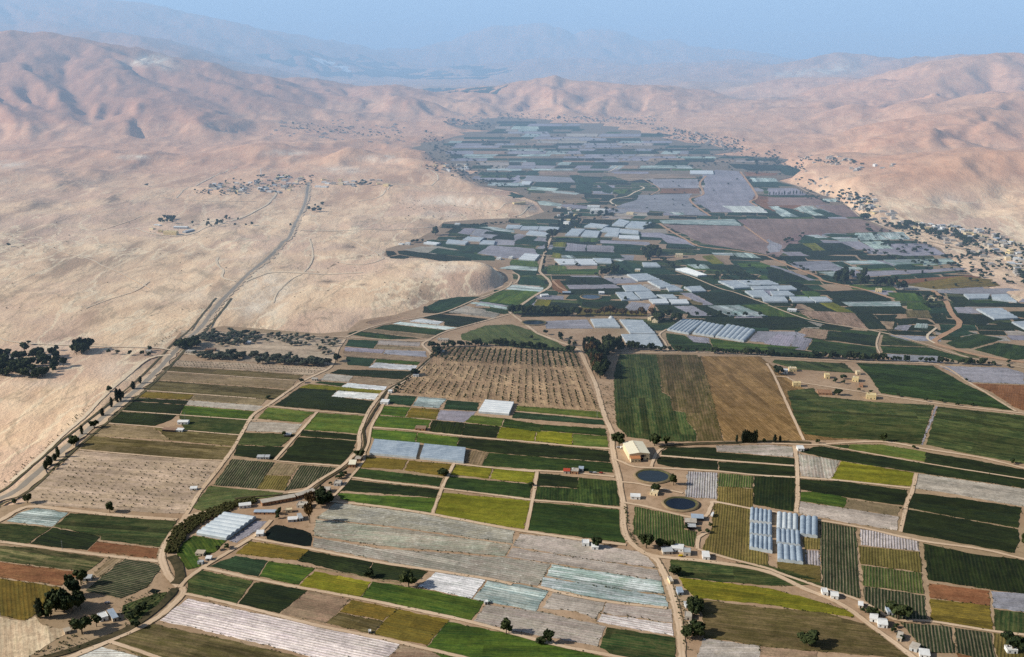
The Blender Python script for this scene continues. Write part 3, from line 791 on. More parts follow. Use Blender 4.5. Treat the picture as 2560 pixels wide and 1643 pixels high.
# ------------------------------------------------------------------ fields of the middle distance
MID = """
B1 m 1540,770 1780,770 1890,800 1640,850 1380,800
B1 p 780,920 930,835 1065,842 930,928
B1 k 935,930 1068,844 1140,855 1185,880 1130,915 1020,935
B1 b 630,1010 720,935 830,938 740,1010
B1 k 1215,812 1290,815 1320,845 1240,862
B1 k 1245,870 1345,850 1440,865 1370,890 1280,895
B1 k 1325,812 1400,808 1800,855 2010,880 2030,922 1790,912 1340,842
B1 t 1640,815 1700,785 1800,798 2280,880 2200,895 2050,880 1610,828
B1 t 1690,745 1760,735 1950,765 1880,795 1660,762
B1 d 1610,712 1660,705 1760,722 1740,738
B1 k 1770,640 1850,600 1950,600 1880,645
B1 p 1890,645 1955,600 2070,600 1990,660
B1 p 2000,660 2080,602 2150,608 2290,655 2240,700 2100,680
B1 t 1880,800 1980,745 2190,760 2080,830
B1 p 2070,835 2200,760 2600,790 2640,840 2560,880 2340,880
B1 k 2210,700 2270,650 2420,668 2420,712
B1 k 2130,650 2160,628 2400,655 2380,672
B1 t 2030,600 2100,590 2230,610 2150,612
B1 v 2090,590 2190,585 2420,620 2420,640 2240,620
B1 p 2250,700 2420,715 2420,760 2160,755
C1 t 2540,1000 2541,1001 2542,1000
C1 v 150,235 180,210 440,228 400,255
C1 v 370,262 400,248 640,270 600,285
C1 t 180,200 240,165 560,185 530,228
C1 p 100,150 140,105 560,125 590,170 240,165
C1 t 540,105 600,100 830,140 760,175 600,180
C1 t 590,185 770,180 730,270 620,262
C1 t 820,195 900,195 950,235 920,275 850,260
C1 g 950,240 1080,235 1060,275 940,270
C1 v 240,350 300,342 470,375 440,395 260,378
C1 p 460,378 540,375 720,395 700,418 500,412
C1 f 170,265 620,290 720,360 480,370 180,330
C1 p 0,100 60,95 90,160 0,180
C1 t -120,280 0,262 120,300 20,320
C1 p 1280,140 1740,140 1745,225 1370,220
C1 r2 1395,228 1750,225 1770,275 1380,272
C1 p 975,395 1170,330 1180,290 1690,275 1660,320 1700,400 1850,480 1500,475 1440,445 990,412
C1 p 1780,100 1895,90 1895,52 2120,65 2290,280 2230,345 2330,400 2390,450 1870,450 1700,330 1790,285 1810,180
C1 w 1965,388 2310,392 2400,455 2080,450
C1 v 1470,448 1600,450 1620,475 1520,475
C1 v 1380,525 2080,515 2150,575 1420,555
C1 p 930,68 1280,70 1280,88 960,88
C1 b 860,85 1660,95 1740,130 1260,135 1100,160
C1 r 2240,300 2300,290 2700,340 2700,440 2440,440 2290,370
C1 u 1420,565 2200,580 2600,770 2500,870 2150,800 1780,740 1600,650
C1 u 2110,520 2700,510 3000,620 2900,660 2600,780 2180,570
C1 p -60,700 60,650 140,665 20,728
C1 t 20,728 140,670 240,680 200,715 330,730 280,765 60,745
C1 p 190,715 250,682 340,690 330,725
C1 t 420,690 640,690 640,728 400,720
C1 g 640,690 820,695 810,725 640,728
C1 p 830,710 1280,730 1290,760 1100,750 830,740
C1 t 830,740 1100,750 1290,775 1000,770
C1 t 1210,680 1395,690 1400,712 1215,702
C1 p 1200,640 1380,640 1600,700 1720,770 1460,740 1400,690 1210,678
C1 t 1450,740 1650,750 1720,775 1460,775
C1 y 380,730 510,732 500,775 385,772
C1 t 385,778 500,780 495,815 380,810
C1 p 510,735 700,755 690,815 500,812
C1 p 710,755 950,765 960,825 700,815
C1 t 960,780 1060,785 1100,830 960,825
C1 y 380,825 470,840 470,885 365,870
C1 t 400,820 980,830 1060,880 900,890 760,860 480,850
C1 v 460,855 560,852 600,878 470,880
C1 l 340,950 450,945 510,960 500,1000 330,990
C1 b 490,945 800,950 800,980 520,985
C1 g 510,985 810,985 810,1035 480,1035 330,1030 335,995 500,1000
C1 t 880,940 1060,900 1240,960 1200,1040 960,1030
C1 v 930,890 1000,890 1250,960 1180,960
C1 t 1200,970 1400,960 1520,1020 1540,1035 1220,1030
C1 k 470,1100 560,1055 840,1060 960,1120 780,1130 500,1128
C1 p 540,1045 800,1045 840,1060 570,1058
C1 p 860,1065 1120,1065 1180,1110 960,1120
C1 p 510,1130 960,1125 1020,1160 540,1170
C1 k 540,1172 1030,1165 1000,1190 960,1205 560,1205
C1 k 1360,1045 1600,1035 1800,1080 1970,1165 1830,1180 1620,1140 1500,1110
C1 k 1690,1205 1830,1195 2080,1195 2350,1305 1900,1315
C1 p 1570,1205 1680,1205 1890,1315 1790,1320
C1 o 1660,1270 1790,1300 1780,1320 1680,1310
C1 k 1340,1325 1480,1325 1570,1370 1560,1400 1400,1390
C1 p 1520,1330 1690,1325 1870,1420 1700,1420
C1 k 1700,1328 1820,1325 2020,1420 1890,1425
C1 v 1830,1325 2130,1320 2400,1425 2040,1425
C1 g 2140,1320 2398,1312 2680,1410 2540,1425 2400,1420
C1 k 1800,1445 2398,1440 2700,1440 2900,1530 2280,1530 1950,1500
C1 y 200,1320 240,1265 370,1275 340,1330
C1 k 370,1290 640,1310 580,1380 420,1370 340,1330
C1 k 120,1370 220,1325 500,1340 580,1385 520,1425 80,1430
C1 k 660,1290 1080,1280 1090,1305 1030,1360 860,1355 650,1330
C1 p 1060,1340 1120,1290 1320,1310 1280,1370 1090,1370
C1 q 640,1340 860,1360 1030,1365 1280,1380 1260,1420 600,1420
C1 p 300,1470 700,1455 760,1540 320,1540
C1 r 370,1090 440,1080 540,1200 470,1210 380,1170
C1 t 1680,820 1860,822 1850,838 1700,836
C1 v 1870,830 2060,830 2080,855 1900,850
C1 v 2060,830 2250,828 2330,880 2110,868
C1 y 1780,860 1880,850 1990,930 1880,935
C1 b 1890,870 2020,880 2080,940 1990,940
C1 k 1820,940 2100,945 2190,1010 2380,1090 2160,1060 2040,1000 1860,985
C1 g 2110,925 2330,920 2420,950 2420,975 2140,960
C1 t 2140,965 2440,980 2640,1060 2500,1080 2200,1010
C1 v 1640,940 1800,935 1860,978 1720,978
C1 t 1530,900 1700,880 1760,930 1640,925
D1 t 280,735 310,690 340,665 430,680 520,735
D1 v 345,665 460,660 560,690 440,690
D1 t 520,660 600,650 860,665 820,680 600,685
D1 k 130,800 200,745 320,745 420,805 150,818
D1 y 320,745 440,738 540,808 420,808
D1 k 450,740 690,738 830,800 540,808
D1 k 320,820 820,805 970,840 400,858
D1 p 120,822 300,820 390,860 200,860
D1 v 590,685 840,690 850,722 680,725
D1 v 815,645 1010,642 1140,705 860,715
D1 v 1015,640 1270,635 1330,705 1150,705
D1 v 870,725 1060,722 1180,790 1000,795
D1 p 700,735 860,725 1000,795 830,800
D1 p 1070,745 1480,745 1680,850 1280,860 1000,800
D1 v 590,918 700,905 740,960 670,962
D1 p 190,920 560,905 680,960 740,990 420,1000 230,960
D1 t 590,915 690,912 790,960 700,965
D1 v 700,910 1000,900 1120,935 780,940
D1 t 850,945 1120,935 1200,965 960,980 870,965
D1 v 1080,895 1400,890 1460,930 1180,950
D1 v 1400,890 1700,880 1790,930 1460,950
D1 t 1200,940 1340,935 1370,960 1230,962
D1 v 690,965 850,962 900,985 730,990
D1 p 740,1010 1500,985 1820,968 1840,990 1250,1030 800,1060
D1 t 930,1062 1500,1020 1830,995 1850,1010 1300,1055 940,1085
D1 v 470,1010 700,1000 780,1040 600,1050
D1 k -10,960 120,985 350,1090 0,1095
D1 p -20,945 60,950 450,1085 380,1090 130,985
D1 k 150,1100 280,1100 450,1190 290,1180
D1 g 310,1190 440,1188 500,1215 470,1240 360,1235
D1 k 520,1195 800,1180 940,1185 1170,1275 1080,1285 640,1280 580,1250
D1 v 690,1290 1230,1285 1250,1330 760,1330
D1 k 740,1335 1255,1330 1270,1390 1190,1405 830,1400
D1 g 1120,1200 1430,1210 1470,1280 1190,1280
D1 g 1300,1300 1480,1285 1530,1365 1300,1355
D1 k 340,1305 460,1300 640,1380 450,1375
D1 y 480,1300 600,1290 800,1390 640,1380
D1 b 210,1310 320,1310 440,1370 300,1380 240,1350
D1 b 290,1385 430,1375 640,1385 810,1395 930,1540 700,1520 420,1440
D1 k 820,1402 980,1405 1110,1545 940,1545
D1 k 990,1412 1205,1410 1180,1470 1060,1465
D1 b 1050,1470 1180,1475 1170,1545 1120,1545
D1 k 1205,1510 1260,1445 1400,1440 1350,1500
D1 p 1180,1545 1215,1510 1350,1505 1300,1560
D1 o 1290,1370 1500,1370 1540,1440 1300,1435
D1 v 1370,1530 1390,1490 1500,1495 1490,1540
D1 k 1510,1395 1620,1400 1610,1450 1530,1430
D1 k 1680,1245 1820,1240 1950,1300 1740,1300
D1 k 1720,1305 2300,1300 2700,1320 2700,1345 1740,1330
D1 p 1740,1340 1900,1340 1990,1400 1780,1395
D1 k 1770,1400 1990,1405 2150,1460 2010,1510 1820,1500
D1 k 2260,1380 2700,1370 2700,1450 2398,1440 2250,1410
D1 k 2110,1490 2220,1480 2700,1560 2700,1600 2398,1570
D1 p 2350,1290 2398,1240 2700,1240 2700,1310
D1 p 1560,1205 1620,1180 2250,1160 2700,1220 2300,1230 1830,1215
D1 q 1280,1130 1800,1050 2100,1080 2180,1140 1560,1170
D1 r 950,1100 1560,1060 1900,1040 2000,1060 1300,1120
D1 k 0,1430 290,1435 230,1490 0,1475
D1 g 0,1310 130,1370 300,1430 0,1425
D1 s 215,1490 260,1445 515,1500 480,1540 300,1530
D1 k 500,1545 540,1480 800,1540 700,1560
D1 k 0,1480 210,1495 290,1540 0,1545
D1 t 30,500 180,490 340,495 120,505
D1 v 0,395 90,392 290,495 150,495
D1 v 235,420 300,395 420,395 540,480 440,480
D1 t 100,400 230,420 430,490 290,495
D1 t 410,430 480,420 700,490 560,495
D1 v 490,325 650,320 680,355 560,350
D1 u 0,310 470,310 560,385 0,385
D1 p 0,225 260,225 380,290 0,290
D1 u 460,390 760,380 850,490 700,495
D1 u -200,515 850,510 1150,630 840,640 250,650 130,750 -100,720
D1 p 0,700 130,760 110,820 0,830
D1 t -180,165 80,165 250,205 -150,205
D1 v -170,125 60,130 100,165 -140,165
D1 r -230,70 90,85 80,105 -200,110
D1 k -290,20 0,15 120,60 -180,60
D1 t 40,20 340,0 480,40 300,120 160,100
D1 t 300,20 460,20 470,100 280,130
"""
for ln in MID.strip().splitlines():
    tl, ty, rest = ln.split(' ', 2)
    pts = [gp(tl, *p) for p in parse(rest)]
    if len(pts) < 4: continue
    e = int(ty[1:]) if len(ty) > 1 else None
    field(pts, ty[0], e)
# ------------------------------------------------------------------ far fields: strips of the valley head
rs = random.Random(5)
FARF = [((1085, 322, 1700, 345), 0), ((1100, 345, 1830, 372), 0), ((1110, 372, 1900, 400), 0), ((1170, 400, 1920, 430), 1), ((1190, 430, 1600, 470), 1), ((1225, 303, 1560, 322), 0)]
for (x0, y0, x1, y1), _ in FARF:
    y = y0
    while y < y1 - 2:
        hgt = rs.uniform(4.5, 8.5)
        x = x0 + rs.uniform(0, 30)
        if y0 == 322: x += (345 - y) * 1.2
        while x < x1 - 20:
            w = rs.uniform(28, 110)
            if rs.random() < .95:
                sk = rs.uniform(-6, 12)
                q = [(x, y + hgt), (x + w * .97, y + hgt + rs.uniform(-1, 1)), (x + w * .97 + sk, y + .8), (x + sk, y + .6)]
                pts = [at(*p) for p in q]
                if all(in_poly(np.array([p[0]]), np.array([p[1]]), FARM)[0] for p in pts):
                    # keep the area of the hand-laid fields free
                    cx, cy = x + w / 2, y + hgt / 2
                    if not (cy > 425 and 1500 < cx) and not (cy > 436 and cx > 1280) and not (1500 < cx and cy > 405 and cx > 1720):
                        field(pts, rs.choice('kttttddpppvvvpbbgkm'), 0, vary=.2)
            x += w
        y += hgt

# ------------------------------------------------------------------ more plots between them (lower sheets)
rs = random.Random(9)
y = 440.0
while y < 842:
    hgt = max(5.0, (y - 60) / 52) * rs.uniform(.8, 1.3)
    x = 1020 + rs.uniform(0, 60)
    while x < 2640:
        w = hgt * rs.uniform(4, 10)
        sk = hgt * rs.uniform(-.3, 1.2) if x < 1900 else -hgt * rs.uniform(.2, 1.6)
        q = [(x, y + hgt), (x + w * .985, y + hgt + w * .03), (x + w * .985 + sk, y + 1 + w * .03), (x + sk, y + .7)]
        pts = [at(*p) for p in q]
        ok = all(in_poly(np.array([p[0]]), np.array([p[1]]), FARM)[0] for p in pts)
        if y > 700 and x < 1530 and y > 780: ok = False
        if y > 815 and x < 1900: ok = False
        if ok and rs.random() < .93:
            field(pts, rs.choice('kkktttdddgnppmubnk'), 0, vary=.25, zoff=-fcount * .0004 - .17 + (fcount % 7) * .004)
        x += w
    y += hgt

# plots just outside the photo, so that the farmland goes on
rs = random.Random(19)
for (x0, x1, y0, y1) in ((2575, 3250, 830, 1900), (-300, 2560, 1668, 2100)):
    y = y0
    while y < y1:
        hgt = (y - 60) / 22 * rs.uniform(.8, 1.2); x = x0 + rs.uniform(0, 20)
        while x < x1:
            w = hgt * rs.uniform(2.5, 5); sl = .22
            q = [(x, y + hgt * .93), (x + w * .97, y + hgt * .93 + w * sl * .4), (x + w * .97, y + w * sl * .4), (x, y)]
            pts = [at(*p) for p in q]
            if all(in_poly(np.array([p[0]]), np.array([p[1]]), FARM)[0] for p in pts): field(pts, rs.choice('kdgylnmbfoq'), 0, vary=.2, zoff=-fcount * .0004)
            x += w
        y += hgt * 1.35
# ------------------------------------------------------------------ roads and tracks
def mat_plain(name, a, b_, scale=1 / 6, rough=.95, bump=.3):
    m, nt, b = new_mat(name); N = NB(nt); P = N.pos()
    n = N.noise(P, scale, 5, .65); n2 = N.noise(P, scale / 9, 3, .5)
    N.put(b.inputs['Base Color'], N.mix(N.ramp(N.math('ADD', N.math('MULTIPLY', n, .6), N.math('MULTIPLY', n2, .4)), .35, .65), a, b_))
    b.inputs['Roughness'].default_value = rough; N.bump(b, n, bump, .3)
    return m
def mat_track(name, a, b_, edge):
    m, nt, b = new_mat(name); N = NB(nt); P = N.pos()
    ac = N.math('ABSOLUTE', N.attr('across', 'Fac')); n = N.noise(P, 1 / 7, 5, .7); n2 = N.noise(P, 1 / 60, 3, .5)
    c = N.mix(N.ramp(N.math('ADD', N.math('MULTIPLY', n, .5), N.math('MULTIPLY', n2, .5)), .38, .62), a, b_)
    rim = N.ramp(N.math('ADD', ac, N.math('MULTIPLY', N.math('SUBTRACT', n, .5), 1.6)), .62, .95)
    c = N.mix(rim, c, edge)
    mid = N.math('MULTIPLY', N.math('SUBTRACT', 1.0, N.ramp(ac, .0, .28)), N.ramp(n, .35, .6))
    c = N.mix(N.math('MULTIPLY', mid, .45), c, edge)
    N.put(b.inputs['Base Color'], c); N.bump(b, n, .4, .3); return m
DIRT = mat_track('dirt_track', (.54, .39, .26), (.70, .54, .385), (.31, .225, .14))
REDDIRT = mat_plain('red_dirt', (.42, .24, .14), (.52, .33, .20), 1 / 9)
ASPH = mat_plain('old_asphalt', (.28, .245, .20), (.36, .315, .26), 1 / 12)
VERGE = mat_plain('grass_verge', (.055, .06, .03), (.16, .13, .075), 1 / 5)
PALE = mat_plain('pale_track', (.66, .52, .37), (.80, .66, .48), 1 / 14)
zr = 0
def ribbon(name, pts, width, mat, terrain=False, z0=.5, step=9.0, jit=.12):
    global zr
    zr += 1
    rs = random.Random(zr)
    # smooth by Catmull-Rom
    P = [Vector(p[:2]) for p in pts]; Q = []
    E = [2 * P[0] - P[1]] + P + [2 * P[-1] - P[-2]]
    for i in range(1, len(E) - 2):
        a, b, c, d = E[i - 1:i + 3]; k = max(2, int((c - b).length / step))
        for j in range(k):
            t = j / k
            Q.append(.5 * ((2 * b) + (c - a) * t + (2 * a - 5 * b + 4 * c - d) * t * t + (3 * b - a - 3 * c + d) * t ** 3))
    Q.append(P[-1])
    vs, fs, ac = [], [], []
    n = 5
    for i, q in enumerate(Q):
        d = (Q[min(i + 1, len(Q) - 1)] - Q[max(i - 1, 0)]); d = d.normalized() if d.length else Vector((1, 0)); nrm = Vector((-d.y, d.x))
        for k in range(n):
            s = (k / (n - 1) - .5) * width * (1 + rs.uniform(-jit, jit) * 1.6)
            x, y = q + nrm * s
            z = (max(ground_z(x, y), 0.0) + .5 if terrain else z0) + zr * .0012
            vs.append((x, y, z)); ac.append(k / (n - 1) * 2 - 1)
        if i:
            for k in range(n - 1):
                a = (i - 1) * n + k; fs.append((a, a + 1, a + n + 1, a + n))
    me = mesh_new(name, vs, fs)
    if me.polygons and me.polygons[0].normal.z < 0: me.flip_normals()
    aa = me.attributes.new('across', 'FLOAT', 'POINT'); aa.data.foreach_set('value', np.array(ac, np.float32))
    o = obj_new(name, me, None, mat); tag(o, kind='structure'); return o
def TP(spec):
    out, tl = [], None
    for w_ in spec.split():
        if len(w_) == 2 and w_[0] in 'ABCD': tl = w_
        else: out.append((tl, *map(float, w_.split(','))))
    return out
ROADS = """
5 A3 -100,445 0,460 520,532 980,592 1490,645
7 A3 -200,345 0,262 120,190 200,152 330,130 700,172 1100,215 1660,255
7 A3 1745,205 1685,300 1585,420 1512,580 1530,680 1590,800 1670,885
5 A3 1745,205 A2 1870,1540 2060,1300 2200,1100 2330,870 2398,790 B2 108,724 330,570 450,490 640,400 715,340 765,200 835,100
5 A3 1720,225 2060,155
5 A3 1680,890 1740,820 1900,700 2100,580 2390,400 2540,258
7 A3 1700,890 1705,960 1450,1190 1020,1392 600,1570
4.5 A3 1720,950 1900,982 2398,1100 B3 550,1240 1300,1395 2000,1560
4.5 A3 1020,1395 1400,1520 1700,1620
4.5 A3 1900,705 B3 0,812 480,905 960,990 1500,1102 2010,1212 2280,1285 C3 400,1425 1090,1560
4.5 B3 -60,425 490,525 1100,645 1640,728 2160,808 2398,862
4.5 B3 2640,880 2900,950 3300,1025 3850,1085
7 C2 240,50 420,120 600,190 650,240 700,350 780,520 830,700 880,860 930,970 940,1130 960,1250 1000,1400 1022,1540 C3 1040,100 1042,300 1072,420 1125,485 1230,562 1350,625 1420,760 1482,900 1530,1080 1572,1300 1592,1570
6 C2 240,50 C1 -20,1385 30,1360 200,1240 350,1150 345,1090 270,1020 262,980 300,850 362,690
6 C3 1300,590 1400,605 1900,655 2398,745 D3 340,900 700,1055 950,1240 1200,1420 1390,1570
4 C3 1740,532 2000,610 2398,712 D3 80,745 500,892 880,1020 1180,1190 1500,1205 2110,1300 2500,1345
4 C3 1735,530 1745,420 1850,365
4.5 C3 1050,95 1250,130 1600,218 1800,235 1872,110 1900,88 2235,150 2398,170 D3 300,230 840,322 1430,452 2000,532 2500,650
4 C2 1015,1440 1150,1452 1300,1482 1600,1545
4.5 C2 960,1225 1050,1262 1150,1300 1400,1312 1930,1342 2300,1378 D2 275,1400 700,1430 1345,1500
4.5 C2 1390,1195 1930,1238 2398,1272 2640,1290
4 C2 1300,1300 1350,1180 1420,1120 1600,1090 1900,1085
4 D2 -10,330 60,450 200,760 335,1050
4 D2 60,450 180,460 250,500 500,540 900,602 1600,708 2398,800
5 D2 245,1100 270,1250 277,1540 D3 262,190
5 D2 -500,1082 0,1078 420,1092 750,1072 1100,1066 1500,1135 2000,1215 2398,1312 2600,1360
4.5 D2 1390,1362 1345,1540 D3 1300,100 1240,370
4 C2 0,1052 500,1100 925,1132
4 B2 1092,932 1400,952 1650,982 2398,1058
4 C2 0,1325 500,1350 960,1392
4 B2 900,1400 1200,1442 1740,1502 2398,1585 C3 190,72 600,102 1030,152
4 B2 1855,1265 1792,1395 1742,1500 B3 1650,205
4 C2 235,1345 205,1540 C3 190,80 132,360
5 B3 560,90 700,85 1100,125 1640,205 2398,345 C3 150,368 620,440 1070,490
5 B2 1640,105 1558,150 1640,250 1560,350 1450,450 1300,550 1185,605 1125,680 1055,780 1000,900 965,1000 962,1130 870,1232 780,1312 600,1420 450,1520 300,1545
3.5 B2 1250,590 1205,690 1150,800 1082,920 1052,1080 1012,1170 1010,1240 900,1380 760,1540 B3 650,90 540,110
4 B2 572,785 420,960 172,1240
3 B2 110,730 560,778 1045,812
3 B2 190,1245 800,1295
4 B2 0,52 850,85 1100,100 1560,118 1800,25 C1 0,1400
4 B2 830,90 1000,20 B1 1200,1495 1740,1392 2050,1270 2330,1165 2398,1100
4 C2 720,228 1030,235 1700,228 2398,268 D2 600,300 1000,320 1580,342 1880,508 2320,778
4 C2 1465,215 1430,130 1380,60 1450,10
5 D1 265,200 400,270 600,312 760,400 860,490 960,515 1180,562
6 D1 1500,720 1900,820 2020,930 2150,1040 2300,1110 2450,1165
4 D1 0,1320 300,1432 520,1485 1060,1575 D2 1500,158 1900,280 2398,372
4 C1 1530,1000 1700,1062 1950,1165 2080,1200 2398,1312
4 C1 0,1010 60,1040 60,1080 20,1120 -60,1110
4 C1 320,1040 700,1040
3 D2 1050,40 1020,120 1020,180 1050,240
3 A2 1335,582 2398,660
3 A2 1130,775 2398,865
3 A2 1020,892 1430,925 1740,960 2240,1002
3 A2 745,1140 1700,1222 2110,1242
3 A2 1510,402 2398,466 2780,490
3 B2 1850,1268 2398,1330 2640,1348
3 D2 510,1095 1440,1262 2440,1420
3 B3 1650,205 1700,60
"""
for ln in ROADS.strip().splitlines():
    w_, sp = ln.split(' ', 1)
    ribbon('dirt_road', [gp(*p) for p in TP(sp)], float(w_), DIRT)
for w_, sp in ((7, 'C1 1380,555 1500,635 1620,700 1760,770 2100,810 2398,860'), (7, 'D1 0,865 200,950 450,1050 540,1100 860,1165 1180,1262'),
               (4, 'C1 1240,145 1380,230 1300,290'), (7, 'C1 1815,110 1760,180 1790,280 1670,322 1720,390 1860,485'), (7, 'C1 2140,70 2290,290 2232,350 2300,395'),
               (9, 'D1 1540,1180 1660,1280 1720,1400 1790,1510 D2 1560,120 1720,190 2000,260 2398,320'), (5, 'C1 380,1090 440,1150 540,1205'), (8, 'C1 1330,1290 1280,1400'), (5, 'C1 2170,575 2400,740')):
    ribbon('red_dirt_track', [gp(*p) for p in TP(sp)], w_, REDDIRT)
for w_, sp in ((5, 'C1 920,345 935,365 980,390'), (5, 'C1 920,342 960,322 1080,300 1150,262 1235,225 1200,205'), (4, 'C1 860,75 930,60 990,20'), (4, 'D2 1580,-5 1500,60 1500,105 1560,140')):
    ribbon('pale_track', [gp(*p) for p in TP(sp)], w_, PALE)
def dpath(spec): return [hit(*src(*p)) for p in TP(spec)]
MAIN = 'A3 -300,230 -60,90 0,60 A2 180,1505 420,1292 650,1092 830,955 1080,742 1300,560 1480,388 1620,240 1700,150 1880,0 A1 2100,1255 2392,975 B1 130,868 300,702 350,600 400,500 455,380 480,250 492,170'
mp = dpath(MAIN)
SHOULDER = mat_track('road_shoulder', (.50, .37, .25), (.66, .51, .36), (.62, .46, .31))
ribbon('road_shoulder', mp, 16, SHOULDER, True, z0=.1, jit=.3)
zr += 40
ribbon('asphalt_road', mp, 7.5, ASPH, True)
for off, wd in ((13, 3.5), (-14, 3.0)):
    q = []
    for i, p in enumerate(mp[:14]):
        d = Vector(mp[min(i + 1, 13)][:2]) - Vector(mp[max(i - 1, 0)][:2]); d.normalize(); q.append((p[0] + d.y * off, p[1] - d.x * off))
    ribbon('grass_verge', q, wd, VERGE, True)
for w_, sp in ((5, 'B1 410,620 520,625 900,615 1500,600 1640,590'), (4, 'B1 500,700 530,870 450,1010'), (6, 'B1 -100,1100 0,1060 160,1015 450,1020 1000,1015'), (4, 'B1 780,920 1010,940 1190,885 1060,800 830,690'),
               (6, 'B1 190,270 100,380 0,435 A1 2270,500 1930,590 1700,670 1440,655 1260,600'), (4, 'A1 1650,320 1840,200 2040,95 2220,25'), (3, 'A1 950,620 1250,520 1420,460'), (3, 'A1 0,640 400,760 800,880 1100,1010 1400,1160'),
               (3, 'A1 800,1350 1260,1190 1400,1100'), (4, 'B1 960,350 1180,290 1260,200 1420,200 1560,240 1760,260'), (4, 'B1 1640,200 1700,150 1690,90 1600,30'), (4, 'B1 1730,310 1800,370 2000,410 2250,430 2330,370 2398,360'),
               (4, 'A2 -60,60 130,130 700,165 1200,180 1480,190 1620,210'), (5, 'A2 1600,250 1390,290 1150,480 960,650 800,820 600,990 400,1180 100,1440'), (3, 'A1 1480,310 1600,325 2000,350 2398,350'), (4, 'C1 0,490 100,460 200,380'),
               (5, 'A1 2040,870 2030,920 2090,1000 2080,1060 2200,1100'), (3, 'B1 160,1300 200,1200 330,1080 430,1030')):
    ribbon('desert_track', dpath(sp), w_, PALE, True)
# irrigation canal with green banks, and the dry wadi
WAD = mat_plain('canal_bank', (.018, .022, .010), (.11, .085, .045), 1 / 5)
for w_, sp in ((3, 'B2 1700,230 1620,290 1420,465 1230,582 1165,690 1100,790 1050,880 1008,960 1020,1100 960,1180 860,1290 640,1425 470,1535 B3 0,40 -200,60'), (9, 'A3 1600,600 1660,680 1690,790 1640,860'),
               (7, 'C2 1380,1120 1700,1085 2100,1075 D2 0,1062 400,1078'), (7, 'A3 1640,900 1560,1010 1420,1130 1180,1290 900,1400 500,1530 200,1600')):
    ribbon('canal_bank', [gp(*p) for p in TP(sp)], w_, WAD, z0=.62)

FARGREEN = mat_plain('far_plain_crops', (.03, .05, .045), (.10, .115, .10), 1 / 260)
ribbon('far_farmland', [hit(a, b) for a, b in ((735, 168), (850, 160), (1000, 168), (1130, 182), (1225, 192))], 900, FARGREEN, True, step=80)
ribbon('far_farmland', [hit(a, b) for a, b in ((1100, 218), (1170, 222), (1250, 226))], 260, FARGREEN, True, step=60)
WS = mat_plain('white_plastic_strip', (.8, .8, .78), (.9, .9, .88), 1 / 60)
ribbon('mulched_field', [hit(a, b) for a, b in ((808, 161), (846, 165), (884, 170))], 420, WS, True, step=60)
# ------------------------------------------------------------------ simple mesh builders
class MB:
    def __init__(s): s.v, s.f = [], []
    def box(s, x0, x1, y0, y1, z0, z1):
        b = len(s.v); s.v += [(x, y, z) for x in (x0, x1) for y in (y0, y1) for z in (z0, z1)]
        s.f += [tuple(b + i for i in q) for q in ((0,1,3,2),(4,6,7,5),(0,4,5,1),(2,3,7,6),(0,2,6,4),(1,5,7,3))]
    def prism(s, prof, x0, x1):
        """profile (y, z) swept along x"""
        b = len(s.v); n = len(prof)
        s.v += [(x0, y, z) for y, z in prof] + [(x1, y, z) for y, z in prof]
        s.f += [(b + i, b + (i + 1) % n, b + n + (i + 1) % n, b + n + i) for i in range(n)] + [tuple(b + i for i in range(n))[::-1], tuple(b + n + i for i in range(n))]
    def cyl(s, r0, r1, z0, z1, n=10, cx=0, cy=0):
        b = len(s.v)
        s.v += [(cx + r0 * math.cos(2 * math.pi * i / n), cy + r0 * math.sin(2 * math.pi * i / n), z0) for i in range(n)]
        s.v += [(cx + r1 * math.cos(2 * math.pi * i / n), cy + r1 * math.sin(2 * math.pi * i / n), z1) for i in range(n)]
        s.f += [(b + i, b + (i + 1) % n, b + n + (i + 1) % n, b + n + i) for i in range(n)] + [tuple(b + n + i for i in range(n)), tuple(b + i for i in range(n))[::-1]]
    def build(s, name, mat, parent=None, smooth=False):
        me = mesh_new(name, s.v, s.f)
        bm = bmesh.new(); bm.from_mesh(me); bmesh.ops.recalc_face_normals(bm, faces=bm.faces); bm.to_mesh(me); bm.free()
        if smooth:
            for p in me.polygons: p.use_smooth = True
        o = obj_new(name, me, parent, None); me.materials.append(mat); return o
def empty(name, loc, rz=0, **kw):
    o = bpy.data.objects.new(name, None); COL.objects.link(o); o.location = loc; o.rotation_euler = (0, 0, rz); o.empty_display_size = 1
    tag(o, **kw); return o
def wallmat(name, c, v=.12, rough=.8, scale=1 / 2.5):
    a = tuple(x * (1 - v) for x in c); b = tuple(min(1, x * (1 + v)) for x in c)
    return mat_plain(name, a, b, scale, rough, .15)
M = dict(white=wallmat('white_roof', (.70, .71, .70), .14), cream=wallmat('cream_wall', (.66, .55, .36)), yellow=wallmat('yellow_stone', (.68, .55, .30)), grey=wallmat('grey_sheet_roof', (.42, .44, .45), .2),
         blue=wallmat('blue_grey_roof', (.33, .40, .48), .2), beige=wallmat('beige_wall', (.46, .39, .30)), stone=wallmat('pale_stone', (.46, .42, .36), .25), red=wallmat('red_roof', (.42, .07, .04)), orange=wallmat('orange_tile_roof', (.45, .20, .09)),
         brick=wallmat('rubble_brick', (.34, .19, .11), .3), rust=wallmat('rusty_roof', (.26, .17, .12), .3), dark=wallmat('dark_opening', (.02, .02, .025)), steel=wallmat('steel', (.35, .36, .38)), creamroof=wallmat('cream_roof', (.76, .71, .55), .06))
HC = 0
